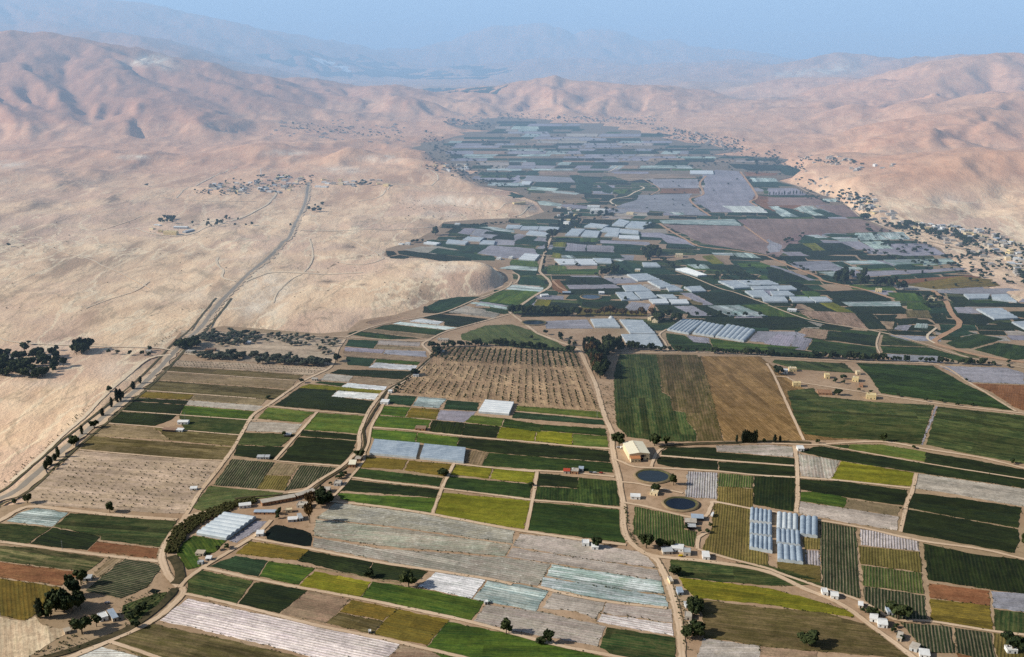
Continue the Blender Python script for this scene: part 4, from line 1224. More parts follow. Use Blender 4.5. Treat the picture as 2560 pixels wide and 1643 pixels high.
def house(p0, p1, depth, h, roof='flat', rc='white', wc='beige', name='house', label='', cat='house', group=None, detail=True, z=None):
    """p0, p1: ends of the near wall on the ground"""
    global HC
    HC += 1
    rs = random.Random(HC)
    dx, dy = p1[0] - p0[0], p1[1] - p0[1]; L = math.hypot(dx, dy); rz = math.atan2(dy, dx)
    gz = (min(p0[2], p1[2]) if z is None else z)
    e = empty(name, (p0[0], p0[1], gz + .02), rz, label=label, cat=cat, group=group)
    b = MB(); b.box(0, L, 0, depth, -.8, h); b.build('wall', M[wc], e)
    r = MB(); o = .35
    if roof == 'flat':
        r.box(-.1, L + .1, -.1, depth + .1, h + .003, h + .22)
        r.box(-.1, L + .1, -.1, .18, h + .223, h + .5); r.box(-.1, L + .1, depth - .18, depth + .1, h + .223, h + .5)
        r.box(-.1, .18, .183, depth - .183, h + .223, h + .5); r.box(L - .18, L + .1, .183, depth - .183, h + .223, h + .5)
    elif roof == 'gable':
        g = min(depth, 16) * .16
        r.prism([(-o, h + .003), (depth / 2, h + g), (depth + o, h + .003), (depth + o, h + .2), (depth / 2, h + g + .2), (-o, h + .2)], -o, L + o)
        r.prism([(0.02, h + .004), (depth - .02, h + .004), (depth / 2, h + g - .02)], .02, L - .02)
    else:
        r.prism([(-o, h + .003), (depth + o, h + depth * .09), (depth + o, h + depth * .09 + .15), (-o, h + .15)], -o, L + o)
        r.prism([(0.02, h + .004), (depth - .02, h + .004), (depth - .02, h + depth * .085)], .02, L - .02)
    r.build('roof', M[rc], e)
    if detail:
        nW = max(1, int(L / 3.6))
        for i in range(nW):
            xx = (i + .5) * L / nW
            if i == nW // 2:
                d_ = MB(); d_.box(xx - .55, xx + .55, -.06, .03, 0, 2.1); d_.build('door', M['dark'], e)
            else:
                for fl in range(max(1, int(h / 3))):
                    w_ = MB(); w_.box(xx - .55, xx + .55, -.06, .03, 1.1 + 3 * fl, 2.2 + 3 * fl); w_.build('window', M['dark'], e)
        w_ = MB(); w_.box(L - .03, L + .06, depth * .4, depth * .4 + 1.1, 1.1, 2.2); w_.build('window', M['dark'], e)
        if roof == 'flat' and h > 2.8 and L > 7:
            t = MB(); t.cyl(.55, .55, h + .22, h + 1.5, 10, L * .25, depth * .7); t.build('water_tank', M['dark' if rs.random() < .5 else 'white'], e)
    return e

# ------------------------------------------------------------------ greenhouses
def mat_green(name, a, b_, cz):
    m, nt, b = new_mat(name); N = NB(nt); P = N.pos()
    n = N.noise(P, 1 / 9, 4, .6); n2 = N.noise(P, 1 / 1.8, 3, .6)
    N.put(b.inputs['Base Color'], N.mix(N.ramp(N.math('ADD', N.math('MULTIPLY', n, .7), N.math('MULTIPLY', n2, .3)), .36, .62), a, b_))
    b.inputs['Roughness'].default_value = .45; b.inputs['Specular IOR Level'].default_value = .4
    return m
GH = {'b': mat_green('aged_plastic_film', (.20, .26, .33), (.34, .41, .48), 0), 'w': mat_green('white_plastic_film', (.58, .62, .64), (.72, .75, .76), 0), 'g': mat_green('grey_plastic_film', (.33, .38, .42), (.50, .55, .58), 0),
      'h': mat_green('pale_plastic_film', (.42, .49, .54), (.60, .66, .69), 0)}
def greenhouse(q, dirn, n, tone, label, group=None, eave=2.6, rise=1.3):
    """q: near-left, near-right, far-right, far-left corners"""
    q = [Vector(p[:2]) for p in q]
    if dirn == 1: q = [q[1], q[2], q[3], q[0]]
    A, B, C, D = q                      # ridges run A->B, spans are stacked from AB to DC
    rz = math.atan2((B - A).y, (B - A).x)
    R = Matrix.Rotation(-rz, 2)
    loc = [(R @ (p - A)) for p in (A, B, C, D)]
    e = empty('greenhouse', (A.x, A.y, .05), rz, label=label, cat='greenhouse', group=group)
    vs, fs = [], []; K_ = 8; ve, fe = [], []; vg = MB()
    def row(t):
        a = loc[0].lerp(loc[3], t); b = loc[1].lerp(loc[2], t); return a, b
    for i in range(n):
        t0, t1 = i / n, (i + 1) / n
        base = len(vs); L_, R_ = [], []
        for k in range(K_ + 1):
            s = k / K_; t = t0 + (t1 - t0) * s
            z = eave + rise * math.sin(math.pi * s) ** .8
            a, b = row(t)
            vs += [(a.x, a.y, z), (b.x, b.y, z)]
            L_.append((a.x, a.y, z)); R_.append((b.x, b.y, z))
            if k: j = base + 2 * k; fs.append((j - 2, j - 1, j + 1, j))
        for side in (L_, R_):
            bb = len(ve); ve += [(side[0][0], side[0][1], 0)] + side + [(side[-1][0], side[-1][1], 0)]; fe.append(list(range(bb, len(ve))))
    for (t, ) in ((0.0, ), (1.0, )):
        a, b = row(t); bb = len(ve); ve += [(a.x, a.y, 0), (b.x, b.y, 0), (b.x, b.y, eave), (a.x, a.y, eave)]; fe.append([bb, bb + 1, bb + 2, bb + 3])
    me = mesh_new('cover', vs, fs); o = obj_new('cover', me, e, GH[tone])
    bm = bmesh.new(); bm.from_mesh(me); bmesh.ops.recalc_face_normals(bm, faces=bm.faces); bm.to_mesh(me); bm.free()
    if me.polygons[len(me.polygons) // 2].normal.z < 0: me.flip_normals()
    me2 = mesh_new('side_wall', ve, fe); obj_new('side_wall', me2, e, GH['g'])
    for i in range(1, n):
        a, b = row(i / n); g = MB(); y = (a.y + b.y) / 2
        g.box(min(a.x, b.x), max(a.x, b.x), -.12, .12, eave - .05, eave + .06)
        o = g.build('gutter', M['steel'], e); o.location = (0, y, 0)
    return e
Q = {}
G_NEAR = [
 ('A3', 0, 7, 'h', '1840,375 2118,425 2398,222 2110,180', 'large white tunnel greenhouse behind the curved reed belt, lower left'),
 ('B2', 0, 8, 'b', '1062,1165 1500,1208 1535,1075 1112,1038', 'left of two long bluish greenhouses by the canal road'),
 ('B2', 0, 8, 'b', '1535,1208 1945,1248 1965,1118 1578,1082', 'right of two long bluish greenhouses, beside a bare brown plot'),
 ('B2', 0, 6, 'w', '2085,778 2370,800 2418,690 2150,668', 'bright white greenhouse below the young orchard'),
 ('C3', 1, 5, 'b', '2228,258 2433,285 2436,172 2234,140', 'back left block of the grey greenhouses between yellow and dark row crops'),
 ('C3', 1, 5, 'b', '2226,380 2435,405 2436,302 2230,286', 'middle left block of the grey greenhouses, between two others'),
 ('C3', 1, 5, 'b', '2225,510 2440,548 2440,424 2229,396', 'front left block of the grey greenhouses beside the yellow row crop'),
 ('D3', 1, 4, 'g', '80,332 282,350 282,205 86,182', 'back middle block of the grey greenhouses with one white roof span'),
 ('D3', 1, 5, 'b', '80,462 305,492 298,362 80,340', 'middle block in the centre column of grey greenhouses'),
 ('D3', 1, 4, 'b', '90,622 330,652 318,512 88,480', 'front middle block of the grey greenhouses, nearest the road'),
 ('D3', 1, 3, 'b', '298,385 464,405 466,228 302,218', 'right block of the grey greenhouses against the dark row crop'),
 ('C2', 0, 6, 'g', '1110,46 1342,48 1218,-78 1008,-84', 'grey greenhouse with stepped left end behind the wood, upper of two joined blocks'),
 ('C2', 0, 7, 'g', '1095,165 1422,178 1345,56 1022,56', 'wide grey greenhouse in front of its joined neighbour, beside the tree row'),
 ('C1', 0, 5, 'g', '775,1520 1012,1524 955,1445 735,1448', 'grey greenhouse with a small white dome behind it'),
 ('C2', 1, 6, 'g', '1452,8 1655,46 1792,-66 1592,-86', 'left of three large arched greenhouses right of the farmyard'),
 ('C2', 1, 5, 'g', '1690,42 1890,72 1988,-24 1792,-62', 'middle of three large arched greenhouses right of the farmyard'),
 ('C2', 1, 6, 'g', '1905,72 2172,118 2278,14 2012,-38', 'right of three large arched greenhouses, largest, with wavy roof'),
]
for tl, d, n, tone, c, lab in G_NEAR:
    greenhouse([gp(tl, x, y, 2.6) for x, y in parse(c)], d, n, tone, lab, 'greenhouses of the near fields')
G_MID = [
 ('C1', 'white greenhouse beside the dirt road left of the green plots', 'w', 0, 3, ['455,938 628,938 570,885 395,885', '638,940 800,940 745,885 578,885', '60,888 215,898 265,845 125,832']),
 ('C1', 'pale greenhouse in the dense cluster beyond the tree lined lane', 'g', 0, 4, ['495,666 620,668 690,605 565,600', '645,672 800,680 826,625 690,615', '75,612 240,612 255,582 100,580', '245,618 430,620 445,590 260,580', '130,655 330,672 350,640 170,620', '-60,600 70,600 100,572 -40,566',
    '675,585 850,595 912,570 742,550', '935,570 1050,578 1110,535 1010,510', '1060,590 1230,600 1310,540 1120,532', '820,628 1000,636 1010,598 880,590', '865,670 990,675 1005,640 905,632', '1000,640 1185,652 1185,622 1012,604', '800,920 935,925 922,882 755,878']),
 ('C1', 'grey stepped greenhouse among plots in the middle of the valley', 'g', 0, 5, ['1235,958 1392,958 1350,922 1218,920', '1180,1090 1385,1080 1252,1022 1075,1030', '1390,1155 1510,1140 1390,1085 1270,1092', '1470,1185 1602,1180 1510,1130 1445,1150', '1070,1190 1300,1185 1200,1128 1030,1135',
    '1030,1270 1200,1266 1120,1195 970,1198', '1212,1262 1360,1248 1300,1190 1148,1195', '1440,1256 1550,1256 1502,1220 1352,1222', '1682,1190 1816,1185 1760,1140 1610,1148']),
 ('C1', 'white roofed low greenhouse at the front of the stepped group', 'w', 0, 2, ['1320,1303 1470,1300 1440,1258 1280,1262', '1500,1305 1660,1303 1630,1264 1465,1264', '1000,690 1195,698 1190,668 1000,662', '1668,88 1888,90 1882,58 1668,56', '90,186 165,188 190,160 95,158']),
 ('C1', 'long white comb edged greenhouse beside the farm track', 'w', 1, 10, ['1738,1045 1828,1038 1640,970 1530,982']),
 ('C1', 'grey greenhouse in the block right of the bushy dark plot', 'g', 0, 4, ['2080,1160 2232,1150 2090,1086 1930,1092', '2200,1128 2330,1130 2240,1086 2105,1088', '2335,1128 2500,1125 2400,1086 2248,1088', '2262,1240 2420,1240 2350,1178 2180,1185', '2262,1172 2560,1168 2420,1142 2232,1146']),
 ('D1', 'pale greenhouse in the row above the brown plots', 'g', 0, 4, ['-40,1284 188,1284 150,1240 -60,1236', '232,1284 428,1284 360,1242 200,1240', '446,1288 602,1284 540,1242 384,1242', '45,1232 250,1228 182,1186 20,1188', '105,1178 272,1172 212,1137 35,1138']),
 ('D1', 'grey greenhouse at the far right edge of the farmland', 'g', 0, 5, ['1882,1258 2060,1254 2078,1216 1832,1216', '2105,1262 2330,1286 2230,1216 2092,1222', '2120,1448 2342,1438 2182,1346 1952,1352', '2400,1538 2700,1540 2500,1462 2282,1476']),
 ('B1', 'pale greenhouse near the desert edge of the fields', 'g', 0, 3, ['1778,738 1960,748 1990,722 1802,702', '1935,708 2100,718 2140,686 1990,676', '2092,743 2230,748 2242,716 2132,711']),
 ('B1', 'bright white flat greenhouse at the desert edge', 'w', 0, 2, ['1568,738 1690,752 1735,736 1618,722']),
]
for tl, lab, tone, d, n, cs in G_MID:
    for c in cs:
        greenhouse([gp(tl, x, y, 2.6) for x, y in parse(c)], d, n, tone, lab, lab + ' group')

# ------------------------------------------------------------------ houses, sheds
HS = [  # tile, near wall ends, depth, height, roof kind, roof colour, wall colour, name, label
 ('A3', '940,1212 1018,1190', 9, 3.2, 'flat', 'white', 'white', 'house', 'white flat roofed house among trees by the lower left wadi'),
 ('A3', '1058,1212 1110,1196', 14, 3.2, 'shed', 'blue', 'beige', 'house', 'grey roofed house right beside the white one in the lower left'),
 ('A3', '780,832 850,828', 6, 2.8, 'shed', 'grey', 'steel', 'shed', 'grey shed under trees at the corner of the dark row crop'),
 ('A3', '1830,592 1905,596', 6, 2.6, 'shed', 'beige', 'beige', 'shed', 'beige shed in the bright green plot below the reed belt'),
 ('A3', '1925,640 1975,640', 5, 2.4, 'shed', 'white', 'grey', 'shed', 'small pale shed on the farm track below the reed belt'),
 ('A3', '1850,672 1900,674', 4, 2.2, 'flat', 'grey', 'grey', 'shed', 'tiny grey shed nearest the wadi below the reed belt'),
 ('A3', '610,1330 665,1315', 5, 2.5, 'shed', 'beige', 'beige', 'shed', 'small beige shed by the sandy yard at the lower left'),
 ('A3', '2242,152 2352,140', 7, 3.0, 'gable', 'white', 'white', 'barn', 'white barn with bright roof above the large tunnel greenhouse'),
 ('B3', '60,128 372,70', 7, 3.6, 'shed', 'stone', 'brick', 'barn', 'long pale roofed barn over the reddish yard'),
 ('B3', '392,58 560,8', 6, 3.4, 'shed', 'stone', 'brick', 'barn', 'second long pale barn further up the reddish yard'),
 ('B3', '380,145 490,150', 9, 3.2, 'flat', 'stone', 'stone', 'house', 'grey stone house in the middle of the farmyard'),
 ('B3', '278,192 340,186', 5, 3.0, 'flat', 'cream', 'cream', 'house', 'small cream hut lit by the sun in the farmyard'),
 ('B3', '300,278 385,272', 6, 2.6, 'shed', 'white', 'grey', 'shed', 'pale roofed shed at the front of the farmyard'),
 ('B3', '-20,205 180,206', 5, 2.6, 'shed', 'blue', 'brick', 'shed', 'long blue grey shed along the front of the yard'),
 ('B3', '408,268 442,262', 10, 3.0, 'shed', 'grey', 'grey', 'shed', 'narrow grey shed beside the brown trees of the farmyard'),
 ('B3', '2,412 68,410', 7, 2.8, 'shed', 'white', 'white', 'shed', 'white shed at the corner of the very dark plot'),
 ('B3', '2140,1050 2172,1048', 4, 2.2, 'flat', 'white', 'white', 'shed', 'tiny white hut at the foot of the white plastic field'),
 ('B3', '1055,1322 1078,1320', 3, 1.8, 'flat', 'white', 'white', 'shed', 'tiny white pump hut between golden plots and the striped field'),
 ('C3', '655,502 722,504', 8, 3.0, 'flat', 'white', 'white', 'house', 'white hut left of the round tree in the mulched field'),
 ('C3', '745,535 808,537', 7, 2.8, 'shed', 'white', 'white', 'house', 'white hut in front of the round tree in the mulched field'),
 ('C3', '1415,582 1508,578', 8, 3.0, 'shed', 'grey', 'stone', 'house', 'grey roofed shack at the left end of the roadside homestead'),
 ('C3', '1490,550 1602,560', 8, 3.4, 'shed', 'white', 'white', 'house', 'long white roofed house in the roadside homestead'),
 ('C3', '1605,590 1672,594', 9, 3.4, 'flat', 'grey', 'stone', 'house', 'grey flat roofed house at the right of the roadside homestead'),
 ('C3', '1788,632 1852,634', 10, 3.2, 'shed', 'white', 'white', 'barn', 'lone bright white barn between the two diverging roads'),
 ('C3', '1620,302 1726,308', 8, 3.0, 'shed', 'stone', 'dark', 'barn', 'pale long barn, middle one below the round pond'),
 ('C3', '1680,262 1792,268', 8, 3.0, 'shed', 'blue', 'dark', 'barn', 'blue grey barn, the one nearest the round pond'),
 ('C3', '1650,345 1722,347', 6, 2.8, 'shed', 'grey', 'dark', 'barn', 'grey barn, lowest of those below the round pond'),
 ('C3', '1480,862 1512,860', 9, 3.0, 'flat', 'stone', 'cream', 'house', 'small cream walled hut right of the bending dirt road'),
 ('C3', '1555,962 1605,960', 8, 2.8, 'shed', 'blue', 'blue', 'shed', 'blue roofed shed right of the bending dirt road'),
 ('C3', '1615,1190 1682,1196', 8, 3.0, 'flat', 'stone', 'stone', 'house', 'stone hut under the trees right of the dirt road'),
 ('C3', '1672,1272 1704,1270', 6, 2.8, 'flat', 'beige', 'beige', 'house', 'small beige hut behind the lowest roadside trees'),
 ('C3', '1630,1082 1680,1080', 6, 2.6, 'shed', 'grey', 'grey', 'shed', 'grey lean-to shed between the roadside trees'),
 ('C3', '1110,62 1200,66', 7, 3.0, 'shed', 'white', 'white', 'house', 'white roofed shack left of the dark round pond'),
 ('C3', '1290,22 1362,32', 7, 3.2, 'flat', 'cream', 'cream', 'house', 'cream hut on the mound behind the dark round pond'),
 ('D3', '508,965 562,968', 8, 3.0, 'flat', 'white', 'white', 'house', 'first white hut along the diagonal road, left of a second'),
 ('D3', '588,995 658,1002', 8, 3.0, 'gable', 'white', 'white', 'house', 'second white hut along the diagonal road'),
 ('D3', '950,1205 1022,1218', 9, 3.0, 'gable', 'white', 'white', 'house', 'white ridged shed, upper of a pair by the diagonal road'),
 ('D3', '1030,1262 1118,1272', 10, 3.0, 'gable', 'white', 'white', 'house', 'white ridged shed, lower and larger of a pair by the diagonal road'),
 ('D3', '845,1080 888,1086', 6, 2.6, 'shed', 'white', 'beige', 'shed', 'small pale shed between the huts and the ridged sheds'),
 ('D3', '1120,1148 1172,1150', 9, 3.0, 'flat', 'blue', 'grey', 'shed', 'blue grey roof half hidden by a big dark tree'),
 ('D3', '1202,1388 1248,1396', 9, 3.0, 'shed', 'stone', 'beige', 'house', 'pale hut on the diagonal road beside dark row crops'),
 ('D3', '1320,1476 1392,1500', 8, 3.0, 'shed', 'stone', 'grey', 'house', 'pale hut near the bottom edge of the diagonal road'),
 ('D3', '1420,1548 1515,1560', 8, 3.0, 'shed', 'white', 'white', 'house', 'white roof cut by the bottom edge of the photo'),
 ('D3', '2240,1508 2338,1512', 7, 3.0, 'flat', 'white', 'white', 'house', 'white hut in front of the big tree at the lower right'),
 ('D2', '535,472 578,473', 8, 5.5, 'flat', 'yellow', 'yellow', 'house', 'yellow box house left of three dark trees'),
 ('D2', '785,498 846,505', 9, 5.0, 'flat', 'yellow', 'yellow', 'house', 'low yellow house right of three dark trees'),
 ('D2', '830,437 866,438', 7, 4.5, 'flat', 'cream', 'cream', 'house', 'pale house furthest back at the hamlet'),
 ('D2', '234,547 268,548', 7, 5.0, 'flat', 'yellow', 'yellow', 'house', 'left of two adjoining yellow houses by the lane'),
 ('D2', '275,549 306,550', 7, 5.5, 'flat', 'yellow', 'yellow', 'house', 'right of two adjoining yellow houses by the lane'),
 ('D2', '918,662 1010,670', 10, 5.5, 'flat', 'yellow', 'yellow', 'house', 'widest yellow house in front of the lane with a row of windows'),
 ('D2', '470,622 600,628', 14, 2.4, 'flat', 'brick', 'brick', 'ruin', 'brown unfinished brick ruin beside a round tree'),
 ('D2', '850,552 888,556', 8, 3.5, 'flat', 'brick', 'brick', 'ruin', 'small brown ruin behind the lane below the yellow houses'),
 ('D2', '142,424 186,426', 8, 4.5, 'flat', 'white', 'white', 'house', 'white house beside the dark tree at the hamlet corner'),
 ('D2', '198,406 268,407', 8, 4.5, 'flat', 'cream', 'yellow', 'house', 'long yellow house behind the white one at the hamlet corner'),
 ('D2', '278,1152 338,1153', 8, 3.2, 'shed', 'white', 'white', 'barn', 'white barn at the junction below the brown field'),
 ('B2', '868,1304 930,1304', 11, 3.6, 'shed', 'creamroof', 'brick', 'barn', 'cream roofed barn by the canal under a dark tree'),
 ('B2', '928,1244 978,1246', 7, 2.8, 'shed', 'stone', 'brick', 'shed', 'pale shed just behind the cream roofed barn'),
 ('B2', '1165,712 1235,716', 9, 3.2, 'shed', 'white', 'white', 'house', 'white house on the right bank of the canal'),
 ('B2', '728,1478 792,1480', 9, 3.0, 'flat', 'stone', 'grey', 'house', 'pale flat house between the canal and the dark crops'),
 ('B2', '598,1545 690,1545', 9, 3.2, 'flat', 'stone', 'stone', 'house', 'stone house lowest along the canal bend'),
 ('A2', '1662,902 1760,902', 8, 3.0, 'gable', 'white', 'white', 'barn', 'white ridged barn in the middle of the left plots'),
 ('A2', '1645,972 1708,974', 6, 2.6, 'shed', 'white', 'grey', 'shed', 'small white shed at the end of a dark shed'),
 ('A2', '1520,966 1640,974', 6, 2.6, 'shed', 'rust', 'dark', 'shed', 'long dark shed below the white ridged barn'),
 ('A2', '1780,1522 1842,1520', 5, 2.4, 'shed', 'white', 'white', 'shed', 'white shed on the bare sapling field'),
 ('B2', '8,1228 72,1228', 6, 2.6, 'shed', 'grey', 'grey', 'shed', 'left of two grey sheds at the edge of the row crops'),
 ('B2', '82,1228 122,1228', 6, 2.6, 'shed', 'grey', 'grey', 'shed', 'right of two grey sheds at the edge of the row crops'),
 ('B2', '262,1018 322,1020', 6, 2.6, 'shed', 'grey', 'dark', 'shed', 'grey shed beside a bush on the yellow green plot'),
 ('C2', '482,1362 542,1364', 8, 3.0, 'gable', 'red', 'stone', 'house', 'small house with a bright red roof'),
 ('C2', '550,1364 620,1368', 9, 3.2, 'flat', 'stone', 'brick', 'house', 'grey flat house right of the red roofed one'),
 ('C2', '625,1338 668,1340', 6, 2.8, 'shed', 'blue', 'grey', 'shed', 'blue shed behind the house right of the red roof'),
 ('B2', '1490,958 1585,962', 8, 2.8, 'shed', 'rust', 'brick', 'shed', 'rusty sheds on the bare yard among dark plots'),
 ('B2', '520,492 572,494', 5, 2.6, 'shed', 'stone', 'stone', 'shed', 'pale hut at the bend of the left canal road'),
 ('B2', '1470,456 1522,458', 6, 2.8, 'shed', 'grey', 'white', 'house', 'white hut under a tree left of the young orchard'),
 ('B2', '1238,606 1270,608', 5, 2.6, 'shed', 'white', 'white', 'house', 'small white hut above the teal plot by the canal'),
 ('B2', '1700,122 1800,126', 8, 3.0, 'flat', 'stone', 'stone', 'house', 'stone farmhouse in the hedge above the orchard'),
 ('B2', '1690,232 1760,236', 7, 2.8, 'shed', 'stone', 'stone', 'shed', 'pale shed at the upper left corner of the orchard'),
 ('B2', '2270,152 2340,158', 7, 2.8, 'shed', 'grey', 'grey', 'shed', 'grey shed hidden in the hedge above the orchard'),
 ('A2', '1735,235 1825,238', 8, 3.0, 'flat', 'stone', 'stone', 'house', 'stone house under trees at the roadside grove'),
 ('A2', '1920,215 2010,218', 8, 3.0, 'flat', 'rust', 'brick', 'house', 'brown house in the roadside grove'),
 ('A2', '2275,150 2340,152', 7, 3.0, 'shed', 'white', 'grey', 'house', 'white hut inside the olive grove'),
 ('A2', '1360,232 1410,234', 7, 3.2, 'flat', 'stone', 'stone', 'house', 'pale hut between trees on the left side of the main road'),
 ('A2', '10,300 110,330', 12, 4.0, 'flat', 'stone', 'stone', 'house', 'pale house among the dark trees at the left edge'),
 ('A1', '1530,660 1652,664', 12, 8, 'flat', 'yellow', 'yellow', 'school', 'two storey yellow block in the desert compound'),
 ('A1', '1625,602 1752,606', 10, 4, 'gable', 'white', 'steel', 'barn', 'long white roofed shed behind the yellow block'),
 ('A1', '1740,646 1820,618', 10, 4, 'gable', 'white', 'steel', 'barn', 'slanting white roofed shed right of the yellow block'),
 ('A1', '1395,612 1432,614', 8, 4, 'flat', 'cream', 'cream', 'house', 'cream house left in the desert compound'),
 ('A1', '1480,638 1520,640', 8, 5, 'flat', 'yellow', 'yellow', 'house', 'small yellow house touching the two storey block'),
 ('A1', '1440,580 1492,582', 8, 4, 'flat', 'white', 'stone', 'house', 'white house under trees in the desert compound'),
 ('C1', '730,466 868,470', 22, 11, 'flat', 'white', 'white', 'factory', 'large white multi storey block at the valley bend'),
 ('C1', '705,424 820,426', 20, 8, 'flat', 'white', 'white', 'factory', 'white hall behind the large white block'),
 ('C1', '1070,470 1135,474', 12, 5, 'flat', 'cream', 'cream', 'house', 'cream house right of the white blocks'),
 ('C1', '20,374 128,378', 10, 7, 'flat', 'yellow', 'yellow', 'ruin', 'cream stone building on the barren spur'),
 ('C1', '1530,872 1600,874', 12, 6, 'flat', 'cream', 'cream', 'house', 'cream villa in the walled garden of the valley'),
 ('C1', '1270,1462 1300,1466', 10, 5, 'flat', 'cream', 'cream', 'house', 'cream house in the farmyard between greenhouses'),
 ('C1', '1310,1484 1362,1488', 10, 4, 'flat', 'cream', 'cream', 'house', 'low cream house at the front of that farmyard'),
 ('C1', '275,1245 345,1240', 8, 3, 'shed', 'white', 'white', 'house', 'white hut where the lane bends past the fields'),
 ('C1', '475,1218 550,1218', 8, 3, 'shed', 'blue', 'dark', 'shed', 'open blue roofed shed left of the small reservoir'),
 ('C1', '815,1222 865,1222', 9, 3.5, 'shed', 'white', 'blue', 'shed', 'white roofed shed right of the small reservoir'),
 ('C1', '1150,1005 1198,1008', 9, 4, 'flat', 'white', 'cream', 'house', 'small white house among green plots mid valley'),
 ('D1', '1005,1196 1065,1200', 10, 5, 'flat', 'cream', 'yellow', 'house', 'yellow house below the tall tree row'),
 ('D1', '180,1378 262,1386', 9, 3, 'shed', 'white', 'grey', 'shed', 'white shed beside the lone tree on brown plots'),
 ('D1', '1480,1275 1560,1280', 14, 3, 'flat', 'cream', 'cream', 'house', 'cream building in the dry wash'),
 ('B1', '1190,208 1240,210', 12, 7, 'flat', 'yellow', 'yellow', 'house', 'yellow house at the end of the hill village'),
 ('B1', '550,218 600,218', 12, 4, 'flat', 'white', 'white', 'house', 'left of two white long buildings in the hill village'),
 ('B1', '605,220 660,221', 12, 4, 'flat', 'white', 'white', 'house', 'right of two white long buildings in the hill village'),
 ('B1', '1860,568 1905,570', 10, 3, 'flat', 'white', 'white', 'house', 'white building above the desert edge trees'),
 ('B1', '2250,895 2290,897', 10, 4, 'flat', 'white', 'white', 'house', 'left white house at the field corner by the desert'),
 ('B1', '2365,885 2400,887', 10, 4, 'flat', 'white', 'white', 'house', 'right white house at the field corner by the desert'),
 ('B1', '1335,755 1370,756', 8, 3, 'flat', 'white', 'white', 'house', 'leftmost white hut at the desert fringe'),
 ('B1', '1395,755 1440,756', 8, 4, 'flat', 'white', 'white', 'house', 'white hut beside trees at the desert fringe'),
]
for tl, c, d, h, rk, rc, wc, nm, lab in HS:
    (x0, y0), (x1, y1) = parse(c)
    a, b = hit(*src(tl, x0, y0)), hit(*src(tl, x1, y1))
    cat = {'ruin': 'ruin', 'factory': 'factory building', 'school': 'school building'}.get(nm, nm)
    house(a, b, d, h, rk, rc, wc, nm, lab, cat, detail=True)
# packing house
a, b = gp('C2', 1098, 1240), gp('C2', 1287, 1232)
L = math.hypot(b[0] - a[0], b[1] - a[1]); rz = math.atan2(b[1] - a[1], b[0] - a[0])
e = empty('warehouse', (a[0], a[1], .1), rz, label='large cream packing hall with low ridged roof beside the main dirt road', cat='warehouse')
D_ = 36; Hh = 7.5
w_ = MB(); w_.prism([(0, 0), (L, 0), (L, Hh), (L / 2, Hh + 1.6), (0, Hh)], 0, D_); o = w_.build('wall', M['cream'], e)
o.rotation_euler = (0, 0, math.pi / 2); o.location = (L, 0, 0)
r = MB(); r.prism([(-.4, Hh + .05), (L / 2, Hh + 1.7), (L + .4, Hh + .05), (L + .4, Hh + .3), (L / 2, Hh + 1.95), (-.4, Hh + .3)], -.4, D_ + .4); o = r.build('roof', M['creamroof'], e)
o.rotation_euler = (0, 0, math.pi / 2); o.location = (L, 0, 0)
for x0, x1, z0, z1, nm in ((L * .58, L * .74, 3.6, 6.4, 'window'), (L * .76, L * .80, 3.6, 6.4, 'window'), (L * .55, L * .70, 0, 3.2, 'door'), (L * .86, L * .94, .5, 2.2, 'window')):
    k = MB(); k.box(x0, x1, -.12, .05, z0, z1); k.build(nm, M['dark'], e)
k = MB(); k.box(.5, L * .5, -6, -.01, 0, 4.4); an = k.build('annex', M['cream'], e)
k = MB(); k.prism([(-6.4, 4.35), (.0, 5.6), (.0, 5.8), (-6.4, 4.6)], .1, L * .5 + .4); k.build('annex_roof', M['orange'], e)
for i in range(3):
    k = MB(); k.box(2 + i * 3.6, 3.4 + i * 3.6, -6.08, -5.98, 1, 2.4); k.build('window', M['dark'], e)
for i in range(6):
    k = MB(); k.box(L / 2 - .35, L / 2 + .35, 3 + i * 5.4, 4.2 + i * 5.4, Hh + 1.9, Hh + 2.5); k.build('roof_vent', M['rust'], e)
# minaret of the hill village
p = hit(*src('B1', 48, 98)); e = empty('minaret', p, 0, label='slim white minaret rising over the hill village', cat='minaret')
k = MB(); k.box(-1.6, 1.6, -1.6, 1.6, 0, 4); k.cyl(1.25, 1.1, 4.003, 15, 12); k.build('shaft', M['white'], e)
k = MB(); k.cyl(1.9, 1.9, 15.003, 15.8, 12); k.build('balcony', M['white'], e)
k = MB(); k.cyl(.9, .8, 15.803, 18.5, 12); k.cyl(1.0, .05, 18.503, 21, 12); k.build('spire', M['white'], e)
# domed white tunnel behind the mid greenhouse
p = gp('C1', 930, 1448); e = empty('dome', p, 0, label='small white dome behind the grey greenhouse', cat='dome')
k = MB()
for i in range(5): k.cyl(5 * math.cos(i * .3), 5 * math.cos((i + 1) * .3), 5 * math.sin(i * .3), 5 * math.sin((i + 1) * .3), 14)
k.build('shell', M['white'], e, True)

